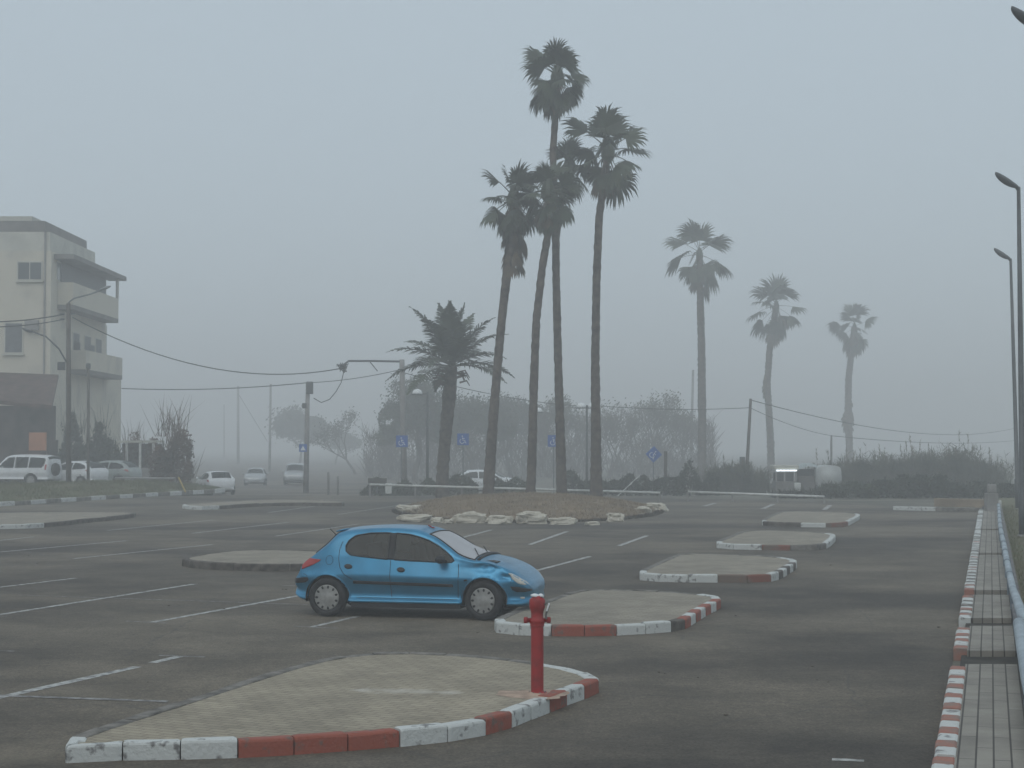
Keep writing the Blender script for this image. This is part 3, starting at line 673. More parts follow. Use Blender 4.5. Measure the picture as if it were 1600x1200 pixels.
def fan_palm(label, pts, Y, radii, crown, seed, skirt=1.0, nf=26, group='tall fan palms', bulge=None, rough_skirt=0, base_z=None):
    """pts: trunk centre line in photo pixels (base first); crown: radius in photo pixels"""
    rng = random.Random(seed); path = [P(x, y, Y) for x, y in pts]; b = path[0]
    if base_z is None: base_z = -.05
    if base_z is not None: path.insert(0, Vector((b.x, b.y, base_z)))
    t = thing('fan_palm', label, 'palm tree', path[0], 0, group); o0 = path[0]; rel = [p - o0 for p in path]
    obj('trunk', palm_trunk(rel, radii, seed), M['trunk'], t, True)
    top = rel[-1]; Rr = crown * Y / F
    bm = NB()
    for k in range(nf):
        e = R(84) - (k / (nf - 1)) ** .85 * R(140) + rng.uniform(-.2, .2); az = k * 2.399 + rng.uniform(-.7, .7)
        d = Vector((math.cos(e) * math.cos(az), math.cos(e) * math.sin(az), math.sin(e)))
        dr = .35 + .55 * max(0, 1 - (e + .3))
        sc = rng.uniform(.8, 1.12); base = top + Vector((0, 0, Rr * .10 * math.sin(e)))
        fan(bm, base, d, Rr * (rng.uniform(.18, .42) + .2 * math.cos(e)) * sc, Rr * .58 * sc, rng, dr * rng.uniform(.5, 1.3), 24, rng.uniform(1.2, 1.9))
    lathe(bm, [(.10, -.5), (.30, -.2), (.30, .1), (.16, .5), (.001, .7)], 10, Matrix.Translation(top))
    obj('crown', bm, M['frond'], t)
    bm = NB(); dn = (rel[-2] - rel[-1]).normalized() if len(rel) > 1 else Vector((0, 0, -1))
    ns = int(9 * skirt) + 3; Ls = Rr * (.55 + .5 * skirt)
    for k in range(ns):
        az = rng.uniform(0, 2 * PI); o = Vector((math.cos(az), math.sin(az), 0)); base = top + dn * rng.uniform(0, Ls * .55) + o * .18
        fan(bm, base, o * .35 + Vector((0, 0, -1)), Ls * .25, Ls * rng.uniform(.3, .55), rng, .3, 12, .55)
    if rough_skirt:                         # long shag of dead leaves left on the trunk
        for k in range(48):
            az = rng.uniform(0, 2 * PI); o = Vector((math.cos(az), math.sin(az), 0)); base = top + dn * rng.uniform(0, rough_skirt) + o * .2
            fan(bm, base, o * .25 + Vector((0, 0, -1)), .25, rng.uniform(.5, .9), rng, .2, 9, .45)
    obj('dead_skirt', bm, M['dead'], t)
    if bulge:
        bm = NB()
        for (x, y, wpx, hpx) in bulge:
            c = P(x, y, Y) - o0
            for k in range(60):
                az = rng.uniform(0, 2 * PI); z = rng.uniform(-.5, .5); r = wpx * Y / F * .5 * math.sqrt(max(.1, 1 - (2 * z) ** 2)) * rng.uniform(.7, 1); o = Vector((math.cos(az), math.sin(az), 0))
                fan(bm, c + o * r * .7 + Vector((0, 0, z * hpx * Y / F)), o * .3 + Vector((0, 0, -1)), .1, hpx * Y / F * .3, rng, .2, 8, .5)
            lathe(bm, [(.1, -.4 * hpx * Y / F), (wpx * Y / F * .36, -.2 * hpx * Y / F), (wpx * Y / F * .42, .1 * hpx * Y / F), (.2, .45 * hpx * Y / F)], 10, Matrix.Translation(c))
        obj('dead_leaf_bundle', bm, M['dead'], t)
    return t
YP = 72
fan_palm('leaning left palm of the tall cluster, shaggy brown dead leaves hanging from its crown', [(763, 774), (768, 690), (775, 600), (784, 500), (793, 420), (802, 360), (803, 312)], YP, [.27, .23, .2, .185, .18, .21, .17], 60, 21, 1.3, 22, rough_skirt=2.6)
fan_palm('palm with a trunk curving right near its top, second from left in the tall cluster', [(829, 774), (832, 690), (834, 600), (838, 500), (847, 420), (857, 360), (856, 300)], YP - 1.5, [.22, .185, .175, .165, .16, .15], 56, 22, .8, 24)
fan_palm('tallest palm of all, its round crown high above the rest of the cluster', [(878, 774), (876, 700), (872, 560), (869, 440), (867, 330), (864, 240), (871, 122)], YP, [.25, .2, .175, .165, .15, .145, .14], 62, 43, .9, 31)
fan_palm('palm hidden behind the tallest trunk, its crown filling the middle of the cluster', [(878, 773), (876, 690), (872, 560), (869, 440), (869, 370), (878, 310), (890, 262)], YP + 3, [.2, .18, .17, .16, .15], 52, 24, .6, 22)
fan_palm('right palm of the tall cluster, drooping fronds reaching far out to its right', [(932, 774), (931, 680), (930, 560), (932, 440), (936, 340), (943, 290), (950, 238)], YP + .5, [.30, .215, .19, .175, .17, .155], 74, 25, .8, 20)
fan_palm('straight palm standing alone right of the cluster, open wheel of fronds', [(1097, 765), (1097, 650), (1096, 540), (1094, 460), (1093, 398)], 142, [.40, .36, .34, .31, .28], 60, 26, 1.1, 15, 'receding palms', base_z=-.7)
fan_palm('hazy palm with a small leaf bundle on its trunk, middle of the three receding palms', [(1206, 775), (1204, 690), (1199, 600), (1203, 540), (1213, 478)], 176, [.42, .40, .36, .34, .32], 52, 27, 1.2, 16, 'receding palms', bulge=[(1197, 600, 12, 30)], base_z=-.8)
fan_palm('faintest and farthest palm, a fat bundle of dead leaves halfway up its trunk', [(1328, 750), (1327, 690), (1325, 640), (1326, 590), (1331, 545), (1335, 512)], 208, [.5, .46, .44, .40, .40], 39, 28, 1.1, 16, 'receding palms', bulge=[(1325, 652, 20, 34), (1326, 632, 15, 16)], base_z=-.8)
def date_palm(label, pts, Y, crown, seed):
    rng = random.Random(seed); path = [P(x, y, Y) for x, y in pts]; path.insert(0, Vector((path[0].x, path[0].y, -.05))); t = thing('date_palm', label, 'palm tree', path[0]); rel = [p - path[0] for p in path]
    obj('trunk', palm_trunk(rel, [.36, .30, .29, .31, .34, .26], seed), M['trunk'], t, True)
    top = rel[-1]; Rr = crown * Y / F; bm = NB(); nf = 21
    for k in range(nf):
        e = R(82) - (k / (nf - 1)) * R(86); az = k * 2.399 + rng.uniform(-.3, .3); d = Vector((math.cos(e) * math.cos(az), math.cos(e) * math.sin(az), math.sin(e)))
        cur = top.copy(); pts_ = [cur.copy()]; n = 16; L_ = Rr * 1.12 * rng.uniform(.85, 1.05)
        for i in range(n):
            d = (d + Vector((0, 0, -1)) * (.012 + .062 * (1 if e > .9 else 1.0)) * (i / n + .3)).normalized(); cur = cur + d * L_ / n; pts_.append(cur.copy())
        tube(bm, pts_, [.035 * (1 - .8 * i / n) for i in range(n + 1)], 4, False)
        for i in range(3, n + 1):
            tdir = (pts_[i] - pts_[i - 1]).normalized(); sd = tdir.cross(Vector((0, 0, 1))); sd = sd.normalized() if sd.length > .05 else Vector((1, 0, 0)); up = sd.cross(tdir)
            for s in (-1, 1):
                for sub in range(3):
                    p = pts_[i - 1].lerp(pts_[i], sub / 3); l = Rr * .27 * math.sin(PI * min(1, .25 + .75 * (i + sub / 3) / n)) + .12
                    v = (tdir * .7 + sd * s + up * rng.uniform(-.1, .35)).normalized(); q = p + v * l * .6; r_ = q + (v + Vector((0, 0, -.5))).normalized() * l * .4; w = tdir * .042
                    a = [bm.verts.new(x) for x in (p - w, p + w, q + w, q - w, r_)]; bm.faces.new((a[0], a[1], a[2], a[3])); bm.faces.new((a[3], a[2], a[4]))
    obj('crown', bm, M['date'], t)
    bm = NB()
    for k in range(26):
        az = rng.uniform(0, 2 * PI); o = Vector((math.cos(az), math.sin(az), 0)); p = top + Vector((0, 0, -rng.uniform(.1, 1.1))) + o * .38
        tube(bm, [p, p + o * .35 + Vector((0, 0, .1)), p + o * .5 + Vector((0, 0, -.15))], [.05, .04, .02], 4)
    obj('leaf_stubs', bm, M['dead'], t)
    return t
date_palm('squat date palm with a thick trunk and feathery drooping fronds, left of the tall cluster', [(691, 758), (692, 730), (696, 680), (700, 640), (703, 605), (706, 572)], 82, 104, 31)

# ================================================================== TREES, BUSHES, REEDS
def bare_tree(name, label, cat, base, h, spread, seed, twigs=3, leafn=0, leafm=None, leafs=.12, group=None, depth=5, lean=(0, 0), r0=.16, nb=3, flat=1.0, lobes=()):
    K = 1.28 if base.y < 200 else 1.1
    base = Vector((base.x * K, base.y * K, gh(base.y * K)))
    rng = random.Random(seed); t = thing(name, label, cat, base, 0, group); t.scale = (K * .98,) * 3; bt = NB(); bb = NB(); tips = []
    def grow(p, d, l, r, k):
        n = 3; pts = [p]; cur = p.copy()
        for i in range(n):
            d = (d + Vector((rng.gauss(0, .16), rng.gauss(0, .16), rng.gauss(.03, .1)))).normalized(); cur = cur + d * l / n; pts.append(cur.copy())
        tube(bt if k == depth else bb, pts, [r, r * .85, r * .7, r * .55], 5 if k >= depth - 1 else 3, False)
        if k <= 2: tips.extend(pts[1:])
        if k == 0: return
        for i in range(nb + (1 if rng.random() < .4 else 0)):
            a = rng.uniform(0, 2 * PI); s = spread * rng.uniform(.5, 1.2)
            nd = (d + Vector((math.cos(a) * s, math.sin(a) * s, rng.uniform(-.15, .35) * flat))).normalized()
            grow(pts[-1 if i < 2 else rng.choice((2, 3))], nd, l * rng.uniform(.62, .85), r * .55, k - 1)
    grow(Vector((0, 0, -.1)), Vector((lean[0], lean[1], 1)).normalized(), h * .30, r0, depth)
    obj('trunk', bt, M['bark'], t); obj('branches', bb, M['bark'], t)
    if leafn:
        bl = NB()
        for (lx, lz, rx, rz_) in lobes:
            for i in range(int(2600 * rx * rz_ / 2.0 * (1.6 if leafs < .15 else 1))):
                v = Vector((rng.gauss(0, 1), rng.gauss(0, 1), rng.gauss(0, 1))).normalized() * rng.random() ** .3
                p = Vector((lx + v.x * rx, v.y * rx * .8, lz + v.z * rz_))
                if noise.noise(p * .9 + Vector((seed, 0, 0))) > -.08: leafquad(bl, p, leafs * 1.1, rng)
        for i in range(leafn):
            p = rng.choice(tips) + Vector((rng.gauss(0, 1), rng.gauss(0, 1), rng.gauss(0, 1))) * leafs * 2.2; leafquad(bl, p, leafs, rng)
        obj('leaves', bl, leafm or M['leaf'], t)
    return t
def gpt(px, py, Y):
    p = P(px, py, Y); p.z = gh(Y); return p
bare_tree('broad_tree', 'wide dusty tree filling the view behind the date palm', 'tree', gpt(648, 750, 118), 7.6, .8, 51, leafn=9000, leafs=.12, r0=.26, nb=3, depth=5, lobes=[(-1.2, 4.6, 1.5, 1.2), (.5, 5.2, 1.7, 1.3), (1.9, 4.0, 1.3, 1.2), (-2.2, 3.4, 1.0, .8)])
bare_tree('broad_tree', 'second hazy tree right behind the date palm trunk, its crown touching the wide one', 'tree', gpt(738, 752, 124), 7.2, .8, 52, leafn=6500, leafs=.12, r0=.24, depth=5, lobes=[(-1.4, 4.4, 1.4, 1.3), (.6, 4.8, 1.7, 1.3), (2.2, 3.9, 1.2, 1.1)])
bare_tree('broad_tree', 'dim leafy tree seen between the leaning palm and the second palm trunk', 'tree', gpt(800, 752, 135), 7.4, .8, 53, leafn=5000, leafs=.12, r0=.22, depth=5, lobes=[(-1.0, 4.4, 1.6, 1.4), (1.2, 4.9, 1.8, 1.4), (2.9, 4.0, 1.4, 1.4)])
for i, (x, Y, h, sd) in enumerate([(892, 128, 7.0, 54), (950, 132, 6.6, 55), (1010, 136, 6.8, 56), (1060, 140, 6.0, 57)]):
    bare_tree('bare_tree', ['bare twiggy tree between the right cluster palm and its hidden neighbour', 'bare twiggy tree just right of the cluster, behind the double lamp', 'faint bare tree above the tilted blue sign', 'faint bare tree left of the lone straight palm'][i], 'tree', gpt(x, 752, Y), h, .45, sd, depth=5, leafn=1800, leafs=.13, leafm=M['reed'], group='bare trees behind the palms', r0=.14)
bare_tree('bare_tree', 'thin leaning bare tree in the fog left of the bench', 'tree', gpt(556, 745, 150), 5.8, .45, 58, depth=5, r0=.16, lean=(-.3, 0), leafn=900, leafs=.13)
bare_tree('broad_tree', 'faded round-crowned tree in the fog behind the street sign pole', 'tree', gpt(468, 745, 240), 10, .95, 59, leafn=6000, leafs=.26, r0=.25, depth=5, lobes=[(-1.5, 6, 2.4, 1.7), (1.8, 5.6, 2.6, 1.7)])
bare_tree('small_tree', 'faded little tree right of the street sign pole', 'tree', gpt(525, 745, 260), 6.5, .7, 60, leafn=2500, leafs=.25, r0=.2, depth=4)
bm = NB(); rng = random.Random(77)
for k in range(9000):
    px = rng.uniform(570, 1115); Y = rng.uniform(165, 190); topy = 655 + 52 * noise.noise(Vector((px * .013, 4, 0))) + 10 * noise.noise(Vector((px * .07, 1, 0))) + (12 if px > 1040 else 0) + (25 if px < 620 else 0)
    py = topy + (748 - topy) * rng.random() ** .8; p = P(px, py, Y)
    if noise.noise(Vector((px * .03, py * .03, 9))) < -.2 and rng.random() < .7: continue
    a = Vector((rng.gauss(0, .5), rng.gauss(0, .4), 1)).normalized(); L_ = rng.uniform(.5, 1.5)
    tube(bm, [p, p + a * L_, p + a * L_ * 1.6 + Vector((rng.gauss(0, .3), 0, .1))], [.035, .022, .008], 3, False)
    if k % 3 == 0: leafquad(bm, p, .25, rng)
tag(obj('far_thicket', bm, M['bark']), 'pale tangle of bare twigs fading into the fog behind the palms', 'thicket', kind='stuff')
def bush(name, label, cx, cy, wpx, hpx, Y, n, m, seed, s=.09, group=None, stems=6, spiky=0, dy=1.2, z0=None):
    """leafy bush: clumps of small leaves over a few stems, in real units at depth Y"""
    rng = random.Random(seed); b = P(cx, cy, Y); bz = gh(Y) if z0 is None else z0; t = thing(name, label, 'bush', (b.x, Y, bz), 0, group)
    wd = wpx * Y / F; top = P(cx, cy - hpx, Y).z - bz
    bl = NB(); bs = NB(); clumps = []
    for i in range(max(5, int(wd * 3.2))):
        x = rng.uniform(-.5, .5) * wd; env = max(.35, 1 - (2 * x / wd) ** 2 * .55); z = rng.uniform(.12, .9) * top * env
        clumps.append((Vector((x, rng.uniform(-.5, .5) * dy, z)), rng.uniform(.14, .26) * min(top, wd)))
    for i in range(n * 2):
        x = rng.uniform(-.5, .5); env = top * (1 - (2 * x) ** 4 * .45) * (.72 + .55 * noise.noise(Vector((x * wd * 1.3, seed * 3.3, 0))))
        p = Vector((x * wd, rng.gauss(0, .35) * dy, env * rng.random() ** .7))
        if noise.noise(p * 2.2 + Vector((seed, 0, 0))) < -.12 and rng.random() < .8: continue
        leafquad(bl, p, s * rng.uniform(.6, 1.3), rng)
        if rng.random() < .04: blade(bl, p, (rng.gauss(0, .5), rng.gauss(0, .4), 1), s * 4, s * .25, rng)
    for i in range(int(spiky)):
        c, r = rng.choice(clumps); p = c + Vector((rng.gauss(0, r * .5), rng.gauss(0, r * .5), 0)); blade(bl, p, (rng.gauss(0, .25), rng.gauss(0, .2), 1), rng.uniform(.5, 1.3) * top * .45, .02, rng)
    for i in range(stems):
        c, r = rng.choice(clumps); tube(bs, [Vector((c.x * .4, c.y * .4, -.05)), c * .6, c], [.05, .035, .015], 4, False)
    obj('stems', bs, M['bark'], t); obj('foliage', bl, m, t)
    return t
# in front of the left building
bush('dark_bush', 'tall dark conifer-like bush behind the lamp pole by the cream building', 120, 757, 62, 113, 101, 5200, M['dark_leaf'], 61, .10, z0=.2, group= 'dark bushes by the building', spiky=60, stems=10)
bush('dark_bush', 'dark leaning bush at the right corner of the cream building', 168, 757, 54, 107, 101.5, 4200, M['dark_leaf'], 62, .10, z0=.2, group= 'dark bushes by the building', spiky=60, stems=8)
bush('dark_bush', 'low dark bush behind the white hatchback', 140, 757, 90, 60, 102, 3600, M['dark_leaf'], 63, .10, z0=.2, group= 'dark bushes by the building')
bush('reddish_bush', 'reddish brown bush right of the cream building, farther of two', 222, 757, 60, 100, 105, 3000, M['red_leaf'], 64, .10, z0=.2, group= 'reddish bushes', spiky=80)
bush('reddish_bush', 'reddish brown bush with upright twigs at the end of the left bank', 268, 757, 62, 108, 95, 4200, M['red_leaf'], 65, .10, z0=.2, group= 'reddish bushes', spiky=200, stems=12)
# hedge line behind the white guard rails
hx = [(600, 60, 28, 'low hedge behind the bench end of the left guard rail'), (655, 56, 32, 'low hedge left of the date palm foot'), (718, 50, 34, 'low hedge between the date palm and the leaning palm'), (800, 60, 34, 'low hedge between the first two cluster trunks'),
      (905, 60, 40, 'dark hedge behind the right cluster palm'), (965, 66, 42, 'dark hedge with a thin leaning stick in front of it'), (1030, 66, 46, 'dark hedge under the tilted blue sign'), (1088, 60, 50, 'dark hedge at the foot of the lone straight palm')]
for i, (x, w, h, l) in enumerate(hx): bush('hedge', l, x, 774, w * 1.15, h, 91, 2600, M['dark_leaf'] if i > 3 else M['leaf'], 70 + i, .08, 'hedges along the guard rails', dy=1.6, stems=3)
def reeds(name, label, cx, wpx, hpx, Y, n, seed, m=None, plumes=12, group='reed thickets', base=778):
    rng = random.Random(seed); b = P(cx, base, Y); bz = gh(Y); t = thing(name, label, 'reeds', (b.x, Y, bz), 0, group); wd = wpx * Y / F; top = P(cx, base - hpx, Y).z - bz
    bm = NB()
    for i in range(n):
        x = rng.gauss(0, .27) * wd; env = .50 + .75 * (noise.noise(Vector((x * 1.6 + cx, 0, seed))) + .42); p = Vector((x, rng.uniform(-1.2, 1.2), 0)); h = top * env * rng.uniform(.5, 1.15)
        ln = Vector((rng.gauss(0, .12), rng.gauss(0, .1), 1)); tube(bm, [p, p + ln * h * .5, p + ln * h + Vector((ln.x, 0, 0)) * h * .4], [.012, .010, .004], 3, False)
        for k in range(9):
            q = p + ln * h * rng.uniform(.1, .98); blade(bm, q, (rng.gauss(0, .8), rng.gauss(0, .6), rng.uniform(.1, 1)), rng.uniform(.25, .6), .026, rng, .5)
    obj('canes', bm, m or M['reed'], t)
    bm = NB()
    for i in range(plumes):
        x = rng.uniform(-.45, .45) * wd; h = top * rng.uniform(.9, 1.32); p = Vector((x, rng.uniform(-1, 1), 0)); ln = Vector((rng.gauss(0, .07), 0, 1)); e = p + ln * h
        tube(bm, [p, e], [.012, .008], 3, False)
        for k in range(26): blade(bm, e + ln * rng.uniform(-.55, .12) + Vector((rng.gauss(0, .02), rng.gauss(0, .02), 0)), (rng.gauss(0, .25), rng.gauss(0, .25), 1), rng.uniform(.1, .28), .012, rng)
    obj('plumes', bm, M['reed_dry'], t)
    return t
rl = [(1135, 60, 52, 'reeds just right of the lone straight palm foot'), (1172, 44, 46, 'reeds round the foot of the leaning dark pole'), (1300, 60, 58, 'reeds behind the pale caravan'), (1352, 66, 64, 'reeds at the foot of the farthest palm'), (1402, 64, 72, 'tall reed clump right of the farthest palm'),
      (1450, 66, 74, 'reed clump in the middle of the long thicket'), (1495, 60, 80, 'tallest reed clump of the long thicket'), (1540, 54, 62, 'thin reed clump at the right end of the thicket')]
for i, (x, w, h, l) in enumerate(rl): reeds('reed_clump', l, x, w, h, 104 if i > 1 else 100, 750, 90 + i, plumes=6)
hl = [(1250, 70, 20, 'low dark scrub in front of the kiosk end of the guard rail'), (1320, 80, 38, 'low scrub before the pale caravan'), (1385, 70, 46, 'dark scrub left of the far white kerb'), (1440, 70, 50, 'dark scrub behind the tan wall, left part'), (1505, 76, 50, 'dark scrub behind the tan wall, right part'), (1575, 50, 38, 'dark scrub between the two right lamp posts')]
for i, (x, w, h, l) in enumerate(hl): bush('scrub', l, x, 787 if i > 1 else 782, w * 1.15, h * (.8, .85, .85, 1.15, .8, .9)[i], 82, 3000, M['dark_leaf'] if i != 1 else M['leaf'], 110 + i, .08, 'scrub in front of the reeds', dy=1.8, stems=3)

# ================================================================== BUILDING
B0 = 104.0; BX = -28.9
bd = thing('apartment_building', 'cream apartment building with stepped balconies fading into the fog at left', 'building', (BX, B0, -.4))
def bbox(name, x0, x1, y0, y1, z0, z1, m, parent=bd, bevel=0):
    bm = NB(); box(bm, ((x0 + x1) / 2 - BX, (y0 + y1) / 2 - B0, (z0 + z1) / 2 + .4), (x1 - x0, y1 - y0, z1 - z0), bevel=bevel); o = obj(name, bm, m, parent); return o
def zpx(py, Y): return P(0, py, Y).z
zt = zpx(362, B0); z_top = zpx(392, B0)
D1 = 14.2
bbox('wall', BX - 14, BX, B0, B0 + D1, -.4, z_top, M['plaster'])
bbox('rear_wing', BX - 13.9, BX - .003, B0 + D1 + .003, B0 + D1 + 4.8, -.4, zpx(577, B0 + D1 + 2), M['plaster'])
bbox('upper_wing', BX - 13.9, BX - 1.0, B0 + D1 + .003, B0 + D1 + 4.4, zpx(577, B0 + D1 + 2) + .003, zpx(505, B0 + D1 + 2), M['plaster2'])
bbox('parapet', BX - 14, BX - .1, B0 + .05, B0 + D1 * .8, z_top + .003, zt, M['plaster2'])
o = bbox('roof_railing', BX - 9, BX - .6, B0 + .6, B0 + 11, zt + .003, zpx(343, B0), M['slab'])
bbox('penthouse', BX - 12, BX - 1.8, B0 + 2, B0 + 8, zt + .003, zpx(331, B0), M['plaster2'])
# top floor covered terrace along the side face
za = zpx(394, B0)
bbox('roof_slab', BX + .003, BX + 1.25, B0 + .6, B0 + D1 + .8, za - .34, za - .04, M['slab'])
zb0, zb1 = zpx(492, B0) , zpx(441, B0)
f1 = zb0 - .1
bbox('terrace_shade_panel', BX + .003, BX + .12, B0 + 2, B0 + D1 - .6, zb1 - .5, za - .36, M['opening_shade'])  # dark panel on a solid wall; the recess shade is in its colour
def balcony(z0, h, y0, y1, d, par='plaster', thick=.28):
    b = bbox('balcony', BX + .003, BX + d, y0, y1, z0 - thick, z0, M['slab'])
    for nm, x0, x1, ya, yb in (('parapet', BX + d - .12, BX + d, y0, y1), ('parapet', BX + .01, BX + d - .123, y0, y0 + .12), ('parapet', BX + .01, BX + d - .123, y1 - .12, y1)):
        bm = NB(); box(bm, ((x0 + x1) / 2 - BX, (ya + yb) / 2 - B0, z0 + h / 2 + .402), (x1 - x0, yb - ya, h)); obj(nm, bm, M[par], b)
    return b
F3 = zpx(490, B0 + 2); F2 = zpx(590, B0 + 5)
balcony(zpx(476, B0 + 1.5), zpx(441, B0 + 1.5) - zpx(476, B0 + 1.5), B0 + 1.5, B0 + D1 - .5, 1.0)
balcony(zpx(577, B0 + 4.5), zpx(547, B0 + 4.5) - zpx(577, B0 + 4.5), B0 + 4.5, B0 + D1 + .4, 1.1)
bbox('column', BX + .85, BX + 1.0, B0 + D1 - .75, B0 + D1 - .4, zpx(441, B0 + 1.5), za - .36, M['plaster2'])
def window(x, y, z, w, h, face, panes=2, frame='plaster2', glass='glass_dark'):
    if face == 'front':
        fr = bbox('window', x - w / 2 - .06, x + w / 2 + .06, B0 - .05, B0 - .003, z - .06, z + h + .06, M[frame])
        for k in range(panes):
            a = x - w / 2 + k * w / panes; bm = NB(); box(bm, (a + w / panes / 2 - BX, -.06, z + h / 2 + .4), (w / panes - .07, .03, h - .05)); obj('pane', bm, M[glass], fr)
        bm = NB(); box(bm, (x - BX, -.10, z - .12 + .4), (w + .25, .18, .07)); obj('sill', bm, M['plaster2'], fr)
    else:
        fr = bbox('window', BX + .003, BX + .05, y - w / 2 - .06, y + w / 2 + .06, z - .06, z + h + .06, M[frame])
        for k in range(panes):
            a = y - w / 2 + k * w / panes; bm = NB(); box(bm, (.06, a + w / panes / 2 - B0, z + h / 2 + .4), (.03, w / panes - .07, h - .05)); obj('pane', bm, M[glass], fr)
def fx(px): return P(px, 600, B0).x
window(fx(45), 0, zpx(437, B0), 1.5, 1.1, 'front')
window(fx(21), 0, zpx(551, B0), 1.1, 1.85, 'front', 1, glass='shutter')
window(0, B0 + 2.2, zpx(437, B0 + 1), 2.0, 1.15, 'side')
for yy in (B0 + 6, B0 + 9, B0 + 12): window(0, yy, F3 - 2.6, 1.5, 1.6, 'side', 2, glass='shutter')
for yy in (B0 + 6.2, B0 + 10): window(0, yy, F2 + .75, 1.6, 1.7, 'side', 1, glass='shutter')
for yy in (B0 + 7, B0 + 12): window(0, yy, 1.2, 1.3, 2.0, 'side', 1, glass='shutter')
bbox('door', BX + .003, BX + .07, B0 + 10, B0 + 11.2, -.4, 2.2, M['shutter'])
bbox('air_conditioner', BX + .06, BX + .5, B0 + 4.6, B0 + 5.5, F2 + .9, F2 + 1.5, M['concrete'])
bbox('drainpipe', BX + .003, BX + .09, B0 + 3.9, B0 + 4.0, 0, 12, M['concrete'])
for zz in (F3 - 1.2, F2 - 2.0):
    u_ = bbox('air_conditioner', BX - 1.5, BX - .7, B0 - .45, B0 - .06, zz, zz + .6, M['concrete'])
bbox('drainpipe', BX - .42, BX - .32, B0 - .10, B0 - .003, .2, zt, M['concrete'])
# lean-to with a tiled roof before the building
PY = 98.2
pl = P(36, 640, PY)
lt = thing('lean_to', 'dark open lean-to with a sloping brown tiled roof in front of the cream building', 'lean-to', (pl.x, PY, .0))
x0, x1 = P(-40, 0, PY).x - pl.x, P(84, 0, PY).x - pl.x; zA, zB, zC = P(0, 578, PY).z + .1, P(0, 608, PY).z + .1, P(0, 634, PY).z + .1
bm = NB(); v = [bm.verts.new(q) for q in ((x0, 5.5, zA), (P(58, 0, PY).x - pl.x, 5.5, zA - .15), (x1 + .3, -.6, zC - .1), (x0, -.6, zB - .6))]
f = bm.faces.new(v); r = bmesh.ops.extrude_face_region(bm, geom=[f]); bmesh.ops.translate(bm, verts=[g for g in r['geom'] if isinstance(g, bmesh.types.BMVert)], vec=(0, 0, -.22)); bmesh.ops.recalc_face_normals(bm, faces=bm.faces); obj('roof', bm, M['rooftile'], lt)
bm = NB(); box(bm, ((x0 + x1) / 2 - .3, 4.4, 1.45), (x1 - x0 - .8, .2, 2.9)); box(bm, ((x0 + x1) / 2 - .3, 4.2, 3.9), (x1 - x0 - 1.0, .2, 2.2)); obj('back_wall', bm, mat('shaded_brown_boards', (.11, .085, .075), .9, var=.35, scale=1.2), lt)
for px in (3, 40, 62, 82): bm = NB(); box(bm, (P(px, 0, PY).x - pl.x, 0, 1.05), (.14, .14, 2.1)); obj('post', bm, M['wood'], lt)
bm = NB(); box(bm, (P(25, 0, PY).x - pl.x, 1, P(0, 632, PY).z + .1), (.22, .12, .12)); obj('lamp', bm, mat('lit_lamp', (.9, .9, .85), .4, emit=((1, .97, .9), 1.6)), lt)
bm = NB(); a, b = P(60, 0, PY).x, P(86, 0, PY).x; zl, zh = P(0, 704, PY).z + .1, P(0, 676, PY).z + .1; box(bm, (0, 0, (zl + zh) / 2), (b - a, .25, zh - zl), bevel=.02)
o = obj('orange_wall', bm, M['orange']); o.location = ((a + b) / 2, PY - .9, -.1); tag(o, 'short orange plastered wall beside the lean-to', 'wall'); ow = o
bm = NB(); box(bm, (0, 0, zl / 2 - .1), (b - a + .1, .3, zl + .1)); obj('wall_base', bm, M['rooftile'], ow)
bm = NB(); a, b = P(60, 0, B0).x, P(76, 0, B0).x; box(bm, (0, 0, 0), (b - a, .1, .75), bevel=.02)
o = obj('wall_sign', bm, M['plaster2'], bd); o.location = ((a + b) / 2 - BX, -.07, P(0, 597, B0).z + .4)
# white framed shelter right of the building
sp = P(215, 750, 104); t = thing('shelter', 'low white framed shelter with dark openings right of the dark bushes', 'shelter', (sp.x, 104, .2))
w = 62 * 104 / F; hh = P(0, 690, 104).z - .2
bm = NB(); box(bm, (0, 0, hh), (w + .3, 2.6, .14)); obj('roof', bm, M['plaster2'], t)
bm = NB(); box(bm, (0, 1.2, hh / 2 - .05), (w, .1, hh - .15)); obj('back_wall', bm, M['slab'], t)
for k in range(4): bm = NB(); box(bm, (-w / 2 + w * k / 3, -1.2, hh / 2 - .05), (.13, .13, hh - .1)); obj('post', bm, M['railwhite'], t)
bm = NB(); box(bm, (0, -1.1, .5), (w - .3, .06, .95)); obj('front_panel', bm, M['concrete'], t)

# ================================================================== POLES, LAMPS, CABLES, SIGNS
def pole(name, label, cat, x0, ytop, xt, Y, r, m, group=None, seg=8):
    a = P(x0, 760, Y); a.z = gh(Y) - .1; b = P(xt, ytop, Y); t = thing(name, label, cat, a, 0, group); bm = NB()
    tube(bm, resample([Vector(), b - a], 1.5), r, seg) if not isinstance(r, tuple) else tube(bm, [Vector(), (b - a) * .5, b - a], [r[0], (r[0] + r[1]) / 2, r[1]], seg)
    obj('pole', bm, m, t, True); return t, a, b - a
def arm_lamp(t, a, pxs, Y, head_dir, m=M['steel'], hl=.62):
    pts = [P(x, y, Y) - a for x, y in pxs]; bm = NB(); tube(bm, pts, .045, 6); obj('arm', bm, m, t, True)
    d = (pts[-1] - pts[-2]).normalized(); bm = NB(); bmesh.ops.create_icosphere(bm, subdivisions=2, radius=1)
    rotq = Vector((1, 0, 0)).rotation_difference(d).to_matrix()
    for v in bm.verts:
        c = v.co; v.co = rotq @ Vector((c.x * hl / 2 + hl * .4, c.y * .14, c.z * (.11 if c.z > 0 else .05)))
        v.co += pts[-1]
    obj('lamp_head', bm, m, t, True)
